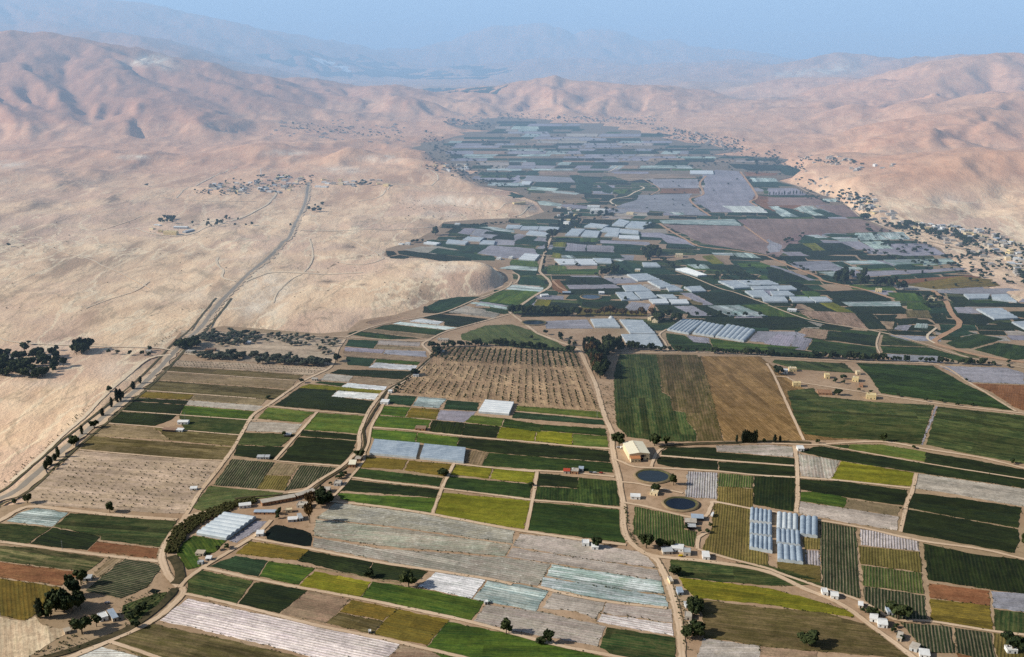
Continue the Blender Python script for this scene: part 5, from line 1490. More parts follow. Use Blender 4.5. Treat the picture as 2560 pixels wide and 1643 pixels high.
# scattered village houses (too small to show windows)
def scatter(tile, poly, n, rs, mind=0):
    P = parse(poly); xs = [p[0] for p in P]; ys = [p[1] for p in P]; out = []; tries = 0
    while len(out) < n and tries < n * 60:
        tries += 1
        x, y = rs.uniform(min(xs), max(xs)), rs.uniform(min(ys), max(ys))
        if in_poly(np.array([x]), np.array([y]), P)[0] and all(abs(x - a) > mind or abs(y - b) > mind * .4 for a, b in out): out.append((x, y))
    return out
rs = random.Random(21)
VILL = [('B1', '0,150 330,110 480,150 330,240 280,270 0,270', 40, 'house of the village below the low hills', 26), ('A1', '1840,230 2050,180 2398,170 2398,280 2050,260 1860,250', 26, 'house at the left end of the hill village', 26),
        ('B1', '540,150 1260,150 1260,195 900,215 540,190', 16, 'house on the upper street of the hill village', 30),
        ('D1', '1090,555 1560,560 1900,600 2100,640 2398,780 2398,1050 2230,900 1950,720 1600,640 1250,610', 75, 'house of the long village under the right hills', 28),
        ('D1', '700,290 1020,330 1020,470 860,430', 22, 'small house at the foot of the right hillside', 24), ('D1', '900,20 1250,0 1250,30 600,90', 8, 'house at the hill foot above the fields', 24),
        ('C1', '430,400 620,420 640,590 430,580', 12, 'house in the wooded hamlet by the valley bend', 24),
        ('B1', '1600,20 1950,0 2100,60 1800,90', 16, 'house of the hamlet beside the upper fields', 22)]
FARV = [((1130, 292, 1230, 318), 16, 'distant house at the head of the valley'), ((690, 300, 1010, 352), 30, 'distant house in the village on the left valley side'), ((1400, 292, 1640, 312), 30, 'distant house at the right head of the valley'), ((1640, 318, 1740, 352), 22, 'distant house where the valley widens right'),
        ((1740, 345, 1860, 378), 18, 'distant house along the right valley edge'), ((2000, 390, 2130, 412), 14, 'distant house on the right slope foot'), ((2150, 505, 2560, 690), 20, 'edge'), ((1990, 430, 2170, 535), 12, 'edge')]
def vhouse(p, lab, rs, sc=1.0):
    w, d, h = rs.uniform(9, 16) * sc, rs.uniform(7, 11) * sc, rs.choice([3.2, 3.5, 6.2])
    a = rs.uniform(-.5, .5)
    p0 = (p[0] - w / 2 * math.cos(a), p[1] - w / 2 * math.sin(a), p[2]); p1 = (p[0] + w / 2 * math.cos(a), p[1] + w / 2 * math.sin(a), p[2])
    rc, wc = rs.choice([('white', 'stone'), ('stone', 'stone'), ('white', 'white'), ('stone', 'beige'), ('grey', 'stone'), ('cream', 'cream'), ('blue', 'stone'), ('yellow', 'yellow')])
    house(p0, p1, d, h, rs.choice(['flat', 'flat', 'flat', 'shed']), rc, wc, 'house', lab, 'house', lab.replace('house', 'houses', 1), detail=False, z=p[2])
for tl, poly, n, lab, md in VILL:
    for x, y in scatter(tl, poly, n, rs, md): vhouse(hit(*src(tl, x, y)), lab, rs)
FH = []
for (x0, y0, x1, y1), n, lab in FARV:
    for i in range(n):
        t = rs.random(); x = x0 + (x1 - x0) * t; y = y0 + (y1 - y0) * (t if 'widens' in lab or 'edge' in lab else rs.random()) + rs.uniform(-6, 6)
        FH.append(hit(x, y))

k = MB(); k2 = MB()
for p in FH:
    for j in range(2):
        sp_ = .5 if p[1] < 4000 else 1
        x, y = p[0] + rs.uniform(-40, 40) * sp_, p[1] + rs.uniform(-60, 60) * sp_; z = ground_z(x, y); w, d, h = rs.uniform(7, 15), rs.uniform(7, 12), rs.uniform(3, 6)
        k.box(x, x + w, y, y + d, z - 1, z + h); k.box(x, x + w, y, y + .3, z + h + .01, z + h + .6)
o = k.build('distant_houses', wallmat('weathered_wall', (.40, .37, .33), .35, scale=1 / 14)); tag(o, 'many tiny pale houses of the far villages in the haze', 'houses', kind='stuff')
# ------------------------------------------------------------------ reservoirs
def mat_water(c):
    m, nt, b = new_mat('pond_water'); N = NB(nt); P = N.pos()
    N.put(b.inputs['Base Color'], N.mix(N.noise(P, 1 / 8, 3, .5), tuple(x * .7 for x in c), tuple(x * 1.3 for x in c))); b.inputs['Roughness'].default_value = .3; b.inputs['Specular IOR Level'].default_value = .25
    N.bump(b, N.noise(P, 1 / 1.5, 3, .6), .15, .1); return m
POND_BANK = mat_plain('pond_bank', (.13, .11, .06), (.32, .23, .14), 1 / 7); LINER = mat_plain('mossy_liner', (.03, .04, .018), (.14, .13, .06), 1 / 5)
def pond(tl, cx, cy, rx, ry, lab, col, bank=True):
    c = gp(tl, cx, cy); l = gp(tl, cx - rx, cy); r = gp(tl, cx + rx, cy); t = gp(tl, cx, cy - ry); bt = gp(tl, cx, cy + ry)
    a = (r[0] - l[0]) / 2; b = (t[1] - bt[1]) / 2; c = ((l[0] + r[0]) / 2, (t[1] + bt[1]) / 2)
    e = empty('reservoir', (c[0], c[1], .0), 0, label=lab, cat='reservoir')
    n = 48
    def ring(rings, name, mat):
        vs, fs = [], []
        for j, (k, z) in enumerate(rings):
            for i in range(n):
                th = 2 * math.pi * i / n; w = 1 + .015 * math.sin(3 * th + 1) + .01 * math.sin(7 * th)
                vs.append(((a + k) * math.cos(th) * w, (b + k) * math.sin(th) * w, z))
            if j:
                for i in range(n): fs.append(((j - 1) * n + i, (j - 1) * n + (i + 1) % n, j * n + (i + 1) % n, j * n + i))
        m = mesh_new(name, vs, fs)
        for p in m.polygons: p.use_smooth = True
        return obj_new(name, m, e, mat)
    ring([(4.2, .62), (3, 1.6), (1.6, 1.7)], 'bank', POND_BANK); ring([(1.6, 1.7), (0, 1.0), (-3, .7)], 'liner', LINER)
    m = mesh_new('water', [((a + .1) * math.cos(2 * math.pi * i / n), (b + .1) * math.sin(2 * math.pi * i / n), .95) for i in range(n)], [range(n)]); obj_new('water', m, e, mat_water(col))
pond('C2', 1320, 1392, 148, 56, 'grey blue round reservoir below the packing hall', (.022, .032, .042))
pond('C3', 1580, 112, 142, 56, 'dark navy round reservoir above the row of barns', (.005, .008, .018))
pond('C1', 740, 1246, 85, 20, 'small blue reservoir ringed by orange earth mid valley', (.05, .07, .10))
pond('C1', 205, 1488, 100, 20, 'very dark flat reservoir beside the tree row', (.01, .015, .02))

# ------------------------------------------------------------------ vehicles
def car(p, rz, paint, lab, truck=False):
    m = wallmat('car_paint', paint, .03, .3); e = empty('truck' if truck else 'car', (p[0], p[1], p[2] + .62), rz, label=lab, cat='truck' if truck else 'car')
    b = MB()
    if truck:
        b.prism([(-.95, .55), (.95, .55), (.95, 2.2), (.7, 2.5), (-.7, 2.5), (-.95, 2.2)], 2.2, 4.2); b.box(-3.4, 2.1, -1.1, 1.1, .9, 1.1); b.build('cab', m, e)
        c = MB(); c.box(-3.4, 2.05, -1.1, 1.1, 1.103, 2.6); c.build('cargo_box', M['white'], e); wx = (-2.4, 3.0); wr = .5
        g = MB(); g.box(4.15, 4.24, -.8, .8, 1.5, 2.1); g.build('windscreen', M['dark'], e)
    else:
        b.box(-2.2, 2.2, -.88, .88, .35, .95); b.prism([(-.8, .953), (.8, .953), (.66, 1.45), (-.66, 1.45)], -1.6, 1.0); b.build('body', m, e); wx = (-1.35, 1.35); wr = .34
        g = MB(); g.box(1.0, 1.06, -.66, .66, .98, 1.38); g.box(-1.66, -1.6, -.66, .66, .98, 1.38); g.build('window', M['dark'], e)
    for x in wx:
        for y in (-.92, .92):
            w = MB(); w.cyl(wr, wr, -.12, .12, 12); o = w.build('wheel', M['dark'], e); o.location = (x, y, wr); o.rotation_euler = (math.pi / 2, 0, 0)
car(gp('C3', 1876, 222), 1.2, (.7, .7, .7), 'white truck parked on the yard by the barns', True)
car(gp('C3', 1580, 600), .1, (.7, .5, .02), 'yellow car in front of the roadside homestead')
car(gp('C2', 740, 1358), .1, (.05, .06, .08), 'dark car parked right of the red roofed house')
car(gp('C2', 775, 1360), .1, (.5, .5, .5), 'silver car next to a dark car by the red roofed house')
car(gp('C2', 835, 1362), .1, (.35, .05, .04), 'dark red car alone on the verge right of the red roofed house')
car(gp('C2', 995, 1122), .3, (.5, .5, .52), 'silver car left of the packing hall')
car(gp('C2', 1040, 1130), .3, (.7, .7, .7), 'white truck left of the packing hall', True)
car(gp('A3', 1005, 1040), .3, (.3, .3, .32), 'grey car on the sandy farm track')
# utility poles
for tl, x, y, hh, lab in (('A3', 585, 540, 10, 'thin utility pole beside the path between mottled fields'), ('C2', 797, 840, 10, 'thin pole at the edge of the yellow green strip'), ('A2', 1732, 850, 9, 'thin mast by the white ridged barn'), ('A3', 5, 1160, 11, 'utility pole on the red field at the left edge')):
    p = gp(tl, x, y); e = empty('utility_pole', p, 0, label=lab, cat='pole')
    k = MB(); k.cyl(.16, .1, 0, hh, 8); k.build('post', M['steel'], e); k = MB(); k.box(-1, 1, -.06, .06, hh - .8, hh - .65); k.build('crossarm', M['steel'], e)
# ------------------------------------------------------------------ trees
def mat_leaf(name, a, b_):
    m, nt, b = new_mat(name); N = NB(nt); P = N.pos()
    oi = N.n('ShaderNodeObjectInfo')
    n = N.noise(P, 1 / 1.3, 3, .6)
    c = N.mix(N.ramp(N.math('ADD', n, N.math('MULTIPLY', N.math('SUBTRACT', oi.outputs['Random'], .5), .25)), .35, .65), a, b_)
    N.put(b.inputs['Base Color'], c); b.inputs['Roughness'].default_value = .8
    return m
LEAF = {'b': mat_leaf('dark_foliage', (.010, .020, .008), (.055, .070, .024)), 'c': mat_leaf('cypress_foliage', (.012, .018, .012), (.035, .045, .022)), 'o': mat_leaf('olive_foliage', (.045, .055, .038), (.095, .11, .075)),
        'r': mat_leaf('brown_foliage', (.06, .035, .015), (.12, .075, .03)), 's': mat_leaf('sapling_foliage', (.03, .045, .02), (.06, .075, .03))}
BARK = mat_plain('bark', (.06, .045, .03), (.12, .09, .06), 1)
def crown_mesh(name, kind, seed, nleaf):
    """crown of leaf clumps, unit size (1 m wide, 1 m tall from z=0.12)"""
    rs = random.Random(seed); vs, fs = [], []
    lobes = []
    if kind == 'c':
        for i in range(9): z = .14 + i * .095; r = .5 * math.sin(math.pi * min(.97, (i + 1.2) / 10.5)) ** .7; lobes.append((rs.uniform(-.06, .06), rs.uniform(-.06, .06), z, r * .95, .10))
    else:
        nl = rs.randint(6, 9)
        for i in range(nl):
            th = rs.uniform(0, 6.28); rr = rs.uniform(.12, .34); lobes.append((rr * math.cos(th), rr * math.sin(th), rs.uniform(.34, .78), rs.uniform(.14, .24), rs.uniform(.11, .2)))
        lobes.append((0, 0, .62, .3, .26))
    for i in range(nleaf):
        lx, ly, lz, lr, lh = rs.choice(lobes)
        while True:
            d = Vector((rs.gauss(0, 1), rs.gauss(0, 1), rs.gauss(0, 1)))
            if d.length > .01: break
        d.normalize(); k = rs.uniform(.55, 1.08)
        c = Vector((lx + d.x * lr * k, ly + d.y * lr * k, lz + d.z * lh * k))
        s = rs.uniform(.035, .085) * (1.0 if kind != 'c' else 1.1)
        n = (d + Vector((rs.gauss(0, .5), rs.gauss(0, .5), rs.gauss(0, .5)))).normalized()
        t = n.orthogonal().normalized(); b = n.cross(t); a0 = rs.uniform(0, 6.28)
        t, b = t * math.cos(a0) + b * math.sin(a0), b * math.cos(a0) - t * math.sin(a0)
        j = len(vs)
        for u, v in ((-1, -.6), (.2, -1), (1, .1), (.1, 1), (-.8, .6)): vs.append(tuple(c + t * u * s + b * v * s))
        fs.append((j, j + 1, j + 2, j + 3, j + 4))
    # dark inner volume so that the crown is not see-through everywhere
    for lx, ly, lz, lr, lh in lobes:
        j = len(vs); m_ = 6
        for a, q in ((-.7, .6), (0, .78), (.7, .55)):
            for k in range(m_): vs.append((lx + lr * q * math.cos(k * 2 * math.pi / m_), ly + lr * q * math.sin(k * 2 * math.pi / m_), lz + lh * a))
        for r_ in range(2):
            for k in range(m_): fs.append((j + r_ * m_ + k, j + r_ * m_ + (k + 1) % m_, j + (r_ + 1) * m_ + (k + 1) % m_, j + (r_ + 1) * m_ + k))
        fs.append(tuple(j + 2 * m_ + k for k in range(m_)))
    me = mesh_new(name, vs, fs); me.materials.append(LEAF[kind]); return me
def trunk_mesh(seed):
    rs = random.Random(seed); m = MB(); m.cyl(.045, .03, 0, .42, 7)
    for i in range(4):
        th = rs.uniform(0, 6.28); b = len(m.v); n = 5
        ex, ey, ez = .24 * math.cos(th), .24 * math.sin(th), rs.uniform(.5, .68)
        for (cx, cy, cz, r) in ((0, 0, .3, .022), (ex, ey, ez, .009)): m.v += [(cx + r * math.cos(k * 2 * math.pi / n), cy + r * math.sin(k * 2 * math.pi / n), cz) for k in range(n)]
        m.f += [(b + k, b + (k + 1) % n, b + n + (k + 1) % n, b + n + k) for k in range(n)]
    me = mesh_new('trunk', m.v, m.f); me.materials.append(BARK); return me
CR = {k: [crown_mesh('crown', k, 100 + 7 * i + ord(k), 620 if k == 'b' else 420) for i in range(5 if k == 'b' else 3)] for k in 'bcor'}
CRS = {k: [crown_mesh('crown', k, 300 + 7 * i + ord(k), 160) for i in range(3)] for k in 'bcors'}
TRK = [trunk_mesh(i) for i in range(3)]
TREES = []   # (apparent size, point, width m, height m, kind, label, group)
trs = random.Random(77)
def tree(tl, x, y, wpx, hpx, kind='b', label=None, group=None):
    p = hit(*src(tl, x, y)); m = mpp(p)
    dep = math.atan2(CAMH, math.hypot(p[0], p[1]))
    W = wpx * m * 1.12; H = hpx * m / math.cos(dep) * 1.08
    H = max(H, W * .55) if kind != 'c' else H
    TREES.append((wpx * hpx, p, W, H, kind, label, group))
KIND_LABEL = {'b': 'round dark evergreen tree', 'c': 'slim dark cypress', 'o': 'grey green olive tree', 'r': 'brownish tall tree'}
NEAR = """
A3 b 130,108,65,50=dark bush by the road at the left edge
A3 b 258,98,65,66=second dark tree at the left roadside with a long shadow
A3 b 1030,188,72,84=lone dark tree on the sandy path below the sapling field
A3 c 372,1175,60,135=tall narrow tree at the corner of the red field
A3 b 770,1325,150,115=big dark round tree in front of the white house lower left
A3 b 905,1255,75,85=dark tree touching the left wall of the white house
A3 b 1275,1260,85,52=dark bush on the wadi bank lower left
A3 b 760,865,100,110=dark tree beside the grey shed at the row crop corner
B3 b 1430,880,140,112=large round tree at the end of the dark green plot
B3 b 1062,795,100,62=low dark tree in the strip between dark and yellow plots
B3 b 2345,1325,112,118=round dark tree on the path below the grey mulched field
B3 r 505,285,85,160=tall brown tree at the front of the farmyard
B3 r 520,150,105,130=brown tree behind the farmyard house
C3 b 795,508,82,82=round tree standing between two white huts
C3 b 1258,520,130,118=large dark tree at the bend of the main dirt road
C3 b 1515,770,105,66=dark tree on the edge of the dark green strip
C3 b 345,1405,92,95=round tree with a long shadow on the bottom path
C3 b 262,1408,90,45=low dark bush left of the tree on the bottom path
D3 b 1215,1190,190,112=broad dark tree beside the blue grey roof
D3 b 380,1432,165,95=lone dark spreading tree in the dry olive field
D3 b 2290,1490,180,118=broad dark tree behind the white hut lower right
D3 b 2400,500,50,95=tree at the right edge of the dark fields
D3 b 1240,158,32,28=small bush at the crossing of brown paths
A2 b 272,155,45,42=lone round tree on the desert above the dark grove
A2 b 535,208,52,52=round tree right above the dark grove
A2 b 1018,590,62,48=dark bushy tree on the left side of the main road
A2 b 885,938,72,60=round tree on the right edge of the main road
A2 b 692,1108,82,78=round dark tree at the roadside near the dry strips
A2 b 592,355,66,72=round tree at the right end of the dark grove
B2 b 762,308,82,62=dark tree at the bend of the canal road
B2 b 425,512,62,46=round bush at the left end of the canal road
B2 b 972,1210,92,62=dark tree over the cream roofed barn
B2 b 1758,1385,112,48=low dark tree between golden and green plots
B2 b 1492,440,82,52=dark tree by the white hut left of the orchard
B2 b 112,660,60,32=small dark clump on the dry strips
B2 b 262,1015,52,55=bush left of the grey shed
C2 b 180,1480,62,42=round bush at the corner of the yellow plot
C2 b 1002,1108,120,105=dark tree behind the cars of the packing hall
C2 b 1335,1100,92,98=dark tree behind the packing hall
C2 b 1452,1095,62,75=tree right behind the packing hall
C2 b 1512,1470,72,92=dark tree right of the grey blue reservoir
C2 b 1352,1530,92,62=dark tree below the grey blue reservoir
C2 b 310,60,62,52=tree above the lane north of the orchard
C2 b 182,108,52,48=tree in the green plot north of the orchard
C2 c 675,205,30,95=slim cypress at the top of the wood
C2 c 2105,1072,26,62=slim cypress standing apart left of the cypress clump
C2 b 2365,1076,42,46=small tree right of the cypress clump
D2 b 96,432,82,74=dark tree beside the white house of the hamlet
D2 b 706,478,66,48=upper of three dark trees in the hamlet
D2 b 626,508,50,42=left of three dark trees in the hamlet
D2 b 706,522,50,36=lower of three dark trees in the hamlet
D2 b 660,628,72,54=round tree right of the brick ruin
D2 b 1082,1062,62,66=dark tree at the lower edge of the patchy green field
D2 b 1362,1126,46,32=low bush on the channel bank
D2 b 466,1078,52,42=round tree on the channel left
D2 c 62,1074,32,62=dark narrow tree on the channel, left of another
D2 c 112,1070,26,52=dark narrow tree on the channel, right of another
D2 b 2292,1270,62,52=tree on the channel bank at the right
D2 b 1856,500,40,32=lone bush at the corner of the red field
D1 b 240,1362,52,60=lone tree beside the white shed on brown plots
D1 b 998,852,50,36=lone tree at the tip of the dark green plot
D1 b 898,518,95,52=broad tree on the right valley road
A1 b 80,772,42,34=lone tree in the left desert
A1 b 1375,208,42,30=lone tree on the desert slope left of the village
B1 b 325,590,30,40=tree at the desert road junction
B1 b 1680,662,70,72=dark tree clump at the desert edge of the fields
C1 b 380,700,100,86=large tree at the top of the lane
C1 b 1058,1278,42,42=dark bush in front of the stepped greenhouses
"""
for ln in NEAR.strip().splitlines():
    hd, lab = ln.split('='); tl, kd, nums = hd.split(); x, y, w_, h_ = map(float, nums.split(','))
    tree(tl, x, y, w_, h_, kd, lab)
def cluster(tl, poly, n, w, h, kind, label, group, md=0):
    for x, y in scatter(tl, poly, n, trs, md):
        k = trs.uniform(.7, 1.2); tree(tl, x, y, w * k, h * k, kind, label, group)
def row(tl, x0, y0, x1, y1, n, w, h, kind, label, group, jit=.3):
    for i in range(n):
        t = (i + trs.uniform(-jit, jit)) / max(1, n - 1); k = trs.uniform(.7, 1.2)
        tree(tl, x0 + (x1 - x0) * t, y0 + (y1 - y0) * t + trs.uniform(-3, 3), w * k, h * k, kind, label, group)
cluster('A3', '440,1170 560,1060 620,950 640,860 700,930 760,1100 680,1150', 13, 105, 125, 'b', 'dense dark tree of the clump on the red field edge', 'trees of the lower left clump', 30)
cluster('A3', '380,1170 500,1150 500,1180 400,1190', 3, 60, 50, 'b', 'low dark tree at the foot of the clump', 'low trees of the lower left clump', 10)
cluster('A3', '1150,1120 1300,1080 1420,1030 1300,1160 1220,1200', 9, 60, 45, 'b', 'dark bush in the garden right of the white house', 'bushes of the lower left garden', 20)
cluster('A3', '2010,560 2060,500 2190,500 2100,560', 5, 55, 42, 'b', 'dark bush on the farm track by the large greenhouse', 'bushes by the large greenhouse', 12)
cluster('B3', '540,110 640,20 720,20 700,90 600,150', 9, 85, 85, 'b', 'dark tree at the back of the farmyard', 'dark trees of the farmyard', 22)
cluster('B3', '190,250 280,200 250,160 200,180', 4, 55, 45, 'b', 'dark bush inside the farmyard', 'bushes of the farmyard', 12)
cluster('C3', '1600,1040 1760,1060 1790,1180 1740,1200 1640,1080', 9, 92, 75, 'b', 'dark tree in the roadside clump right of the dirt road', 'trees of the roadside clump', 26)
cluster('C3', '1600,1330 1760,1300 1770,1370 1660,1390', 6, 100, 85, 'b', 'dark tree in the lowest roadside clump', 'trees of the lowest roadside clump', 26)
cluster('C3', '1310,500 1380,510 1540,510 1440,480', 6, 72, 52, 'b', 'dark tree behind the roadside homestead', 'trees of the roadside homestead', 22)
cluster('C3', '1780,380 1870,300 1880,360 1840,400 1620,350 1620,300', 6, 52, 42, 'b', 'dark bush around the barns below the pond', 'bushes around the barns', 22)
cluster('D3', '860,1120 1000,1120 1040,1170 1200,1240 1260,1390 1170,1310 1080,1190', 11, 72, 45, 'b', 'dark bush along the diagonal road', 'bushes along the diagonal road', 22)
for x, y, w_, h_ in ((1315, 518, 32, 54), (1250, 572, 42, 58), (1100, 698, 36, 104), (1130, 684, 34, 92), (1152, 655, 32, 52), (1047, 748, 28, 78), (960, 828, 32, 62), (768, 998, 28, 68), (545, 1214, 32, 78), (515, 1244, 40, 52), (460, 1284, 52, 66), (475, 1284, 36, 60), (428, 1324, 36, 62)):
    tree('A2', x, y, w_, h_, 'c', 'dark narrow roadside tree along the main road', 'narrow trees along the main road')
cluster('A2', '-60,240 250,215 520,230 560,290 540,380 430,470 200,480 -60,440', 95, 66, 62, 'b', 'dark tree of the dense grove at the left edge', 'trees of the left grove', 17)
cluster('A2', '690,255 720,200 850,200 850,235', 7, 82, 92, 'b', 'dark tree of the clump above the sandy slope', 'trees of the clump above the sandy slope', 22)
cluster('A2', '1640,205 1700,130 1800,140 1900,150 1890,200', 8, 82, 72, 'b', 'dark tree at the roadside house', 'trees of the roadside house', 22)
for x, y in ((1020, 242), (1105, 246), (1215, 252), (1335, 252), (1400, 212), (1400, 264)): tree('A2', x, y, 50, 46, 'b', 'round tree in the row leading to the main road', 'trees in the row to the main road')
cluster('A2', '1850,110 1960,20 2398,45 2398,140 2100,190', 60, 52, 36, 'o', 'grey green olive tree in the grove right of the main road', 'olive trees right of the main road', 18)
cluster('A2', '1800,240 2398,250 2398,310 1900,300', 36, 60, 42, 'o', 'olive tree in the dense band of the grove', 'olive trees of the band', 18)
cluster('B2', '0,60 260,60 820,110 740,180 400,180 0,110', 46, 42, 32, 'o', 'olive tree on the reddish soil of the grove', 'olive trees on the reddish soil', 24)
cluster('B2', '560,190 700,190 720,260 560,260', 7, 40, 30, 'o', 'scattered olive tree below the grove', 'scattered olive trees', 22)
cluster('B2', '0,275 480,300 680,340 640,368 0,335', 42, 62, 50, 'o', 'olive tree in the hedge like band', 'olive trees of the hedge like band', 18)
row('B2', 1640, 180, 2350, 160, 20, 62, 52, 'b', 'dark tree in the hedge above the orchard', 'hedge trees above the orchard')
row('C2', 0, 180, 560, 225, 14, 62, 55, 'b', 'dark tree in the hedge at the top of the orchard', 'hedge trees above the orchard right')
cluster('B2', '1640,300 1640,200 1740,240 1700,300', 6, 62, 55, 'b', 'dark tree at the upper left orchard corner', 'trees of the orchard corner', 18)
cluster('B2', '1250,610 1300,560 1420,480 1340,600', 6, 46, 34, 'b', 'dark bush along the canal road', 'bushes along the canal road', 16)
cluster('B2', '620,1540 860,1380 860,1340 700,1440', 6, 60, 36, 'b', 'dark bush between the canal and the field path', 'bushes by the canal bend', 20)
cluster('C2', '700,190 860,170 1040,180 1040,220 880,240 860,330 880,440 830,490 790,470 740,330', 42, 82, 105, 'b', 'tall dark tree of the wood beside the main dirt road', 'trees of the wood', 22)
cluster('C2', '700,240 760,240 830,450 780,450', 10, 72, 115, 'r', 'brownish tall tree on the road side of the wood', 'brown trees of the wood', 18)
cluster('C2', '440,90 560,110 600,180 500,160', 6, 50, 52, 'b', 'dark tree along the lane corner', 'trees along the lane corner', 16)
row('C2', 1060, 195, 1430, 215, 13, 55, 60, 'b', 'dark tree in the row below the wide greenhouse', 'tree row below the wide greenhouse')
row('C2', 1500, 215, 1870, 228, 6, 56, 48, 'b', 'dark tree in the loose row above the brown field', 'loose tree row above the brown field')
row('C2', 1900, 235, 2398, 255, 20, 52, 52, 'b', 'dark tree in the dense row above the brown field', 'dense tree row above the brown field')
for i in range(8): tree('C2', 2160 + i * 18, 1078, 26, trs.uniform(80, 105), 'c', 'slim cypress in the clump on the channel', 'cypresses on the channel')
row('D2', 0, 262, 1050, 305, 34, 56, 55, 'b', 'dark tree in the long row behind the hamlet', 'long tree row behind the hamlet')
row('D2', 1060, 305, 1310, 315, 9, 46, 56, 'b', 'dark tree in front of the grey mulched strip', 'trees in front of the grey strip')
row('D2', 1440, 320, 2120, 350, 15, 56, 50, 'b', 'dark tree right in the long row', 'right part of the long tree row')
for x, y in ((1220, 640), (1480, 686), (1622, 694), (1772, 724), (1912, 728), (2250, 325), (2256, 366), (960, 610), (850, 590)): tree('D2', x, y, 44, 32, 'b', 'small round bush along the hamlet lane', 'bushes along the hamlet lane')
row('C1', 0, 1405, 620, 1425, 16, 66, 78, 'b', 'dark tree in the row left of the farmyard', 'tree row left of the farmyard')
row('C1', 640, 1415, 1300, 1425, 15, 55, 70, 'r', 'olive brown tree in the row behind the greenhouse', 'brown tree row')
cluster('C1', '1320,1420 1560,1400 1560,1480 1360,1480', 14, 60, 60, 'b', 'dark tree around the cream farmyard', 'trees of the cream farmyard', 18)
row('C1', 1650, 1425, 2300, 1425, 8, 50, 50, 'b', 'tree along the lane right of the farmyard', 'trees along the lane')
row('C1', 290, 1000, 340, 690, 12, 38, 52, 'b', 'dark tree beside the straight lane', 'trees beside the lane')
cluster('C1', '420,480 640,500 640,600 430,600', 26, 40, 40, 'b', 'tree of the hamlet at the valley bend', 'trees of the valley bend hamlet', 12)
cluster('C1', '720,480 960,380 1000,500 760,530', 18, 46, 42, 'b', 'tree around the white factory', 'trees around the factory', 12)
cluster('C1', '1200,900 1230,810 1370,820 1400,910 1300,920', 26, 52, 66, 'b', 'tall tree of the wood in the middle valley', 'trees of the mid valley wood', 12)
cluster('C1', '820,1060 850,980 980,1000 980,1060', 11, 50, 62, 'b', 'tree of the clump around the mid valley house', 'trees of the house clump', 12)
row('C1', 1400, 900, 1520, 985, 10, 42, 46, 'b', 'tree along the garden wall', 'trees along the garden wall')
cluster('C1', '1840,1080 1850,1000 2200,1010 2320,1090', 46, 26, 20, 'b', 'small tree of the dark orchard plot', 'trees of the dark orchard plot', 10)
cluster('C1', '1250,560 1300,530 1350,590 1200,610', 7, 40, 32, 'b', 'tree at the end of the greenhouse cluster', 'trees at the greenhouse cluster', 12)
cluster('C1', '0,200 2300,100 2300,60 1300,560 1000,300 0,540', 40, 26, 18, 'b', 'small tree scattered in the upper fields', 'scattered trees of the upper fields', 20)
cluster('C1', '380,720 1700,780 2350,880 2350,1300 1500,1200 400,1300', 34, 34, 28, 'b', 'small tree between the mid valley plots', 'scattered mid valley trees', 20)
cluster('D1', '610,1110 640,1040 900,1060 930,1150 860,1150', 18, 56, 80, 'b', 'tall tree in the row over the yellow house', 'tall trees over the yellow house', 14)
cluster('D1', '980,1150 1130,1110 1260,1150 1300,1200 1100,1190', 10, 50, 66, 'b', 'tree right of the yellow house', 'trees right of the yellow house', 16)
cluster('D1', '1380,1220 1620,1230 1640,1350 1480,1350', 14, 50, 40, 'b', 'tree in the dry wash', 'trees in the dry wash', 16)
cluster('D1', '130,790 160,700 330,650 330,690 180,780', 9, 40, 32, 'b', 'tree on the point of the red field', 'trees on the red field point', 16)
row('D1', 0, 850, 550, 1080, 14, 38, 32, 'b', 'bush along the red track', 'bushes along the red track')
cluster('D1', '1100,590 1250,540 1700,650 1980,700 1960,800 1700,700 1350,640', 75, 44, 42, 'b', 'dark tree of the village wood under the right hills', 'trees of the village wood', 12)
cluster('D1', '1200,540 2100,620 2398,800 2398,1060 2230,1000 2000,800 1600,640', 75, 34, 28, 'b', 'tree between the houses of the long village', 'trees of the long village', 12)
cluster('D1', '560,270 700,250 1020,340 1000,420 820,400', 26, 34, 26, 'b', 'tree at the foot of the right hillside', 'trees at the hillside foot', 12)
cluster('D1', '1380,740 1950,880 2300,1120 1560,1200 1200,1100', 22, 34, 28, 'b', 'scattered tree right of the tree row', 'scattered trees at the right', 16)
row('D1', 20, 290, 320, 280, 12, 12, 28, 'c', 'thin cypress by the upper right plots', 'thin cypresses')
cluster('B1', '0,110 540,120 520,190 290,270 0,270', 40, 28, 22, 'b', 'tree among the houses of the hill village', 'trees of the hill village', 10)
cluster('A1', '1840,230 2250,130 2398,160 2398,300 1700,290', 36, 28, 22, 'b', 'tree at the left end of the hill village', 'trees at the left of the hill village', 10)
cluster('B1', '900,190 1060,150 1080,200 960,200', 10, 34, 28, 'b', 'tree at the right end of the hill village', 'trees at the right of the hill village', 10)
cluster('A1', '1410,580 1500,500 1700,520 1680,560', 14, 44, 40, 'b', 'tree behind the desert compound', 'trees behind the desert compound', 14)
cluster('A1', '1770,560 2200,480 2380,580 1900,610', 16, 38, 36, 'b', 'tree along the road to the desert compound', 'trees along the compound road', 16)
cluster('B1', '470,440 560,360 640,400 600,460', 10, 42, 38, 'b', 'tree of the clump beside the desert road', 'trees beside the desert road', 12)
cluster('B1', '1450,740 1560,700 1560,740', 6, 40, 34, 'b', 'tree beside the huts at the desert fringe', 'trees at the desert fringe', 12)
row('B1', 1780, 600, 2398, 550, 22, 34, 26, 'b', 'tree along the upper rim of the fields', 'trees along the field rim')
cluster('A1', '0,500 2200,500 2200,1450 0,1450', 45, 14, 9, 'b', 'small desert shrub', 'desert shrubs', 10)
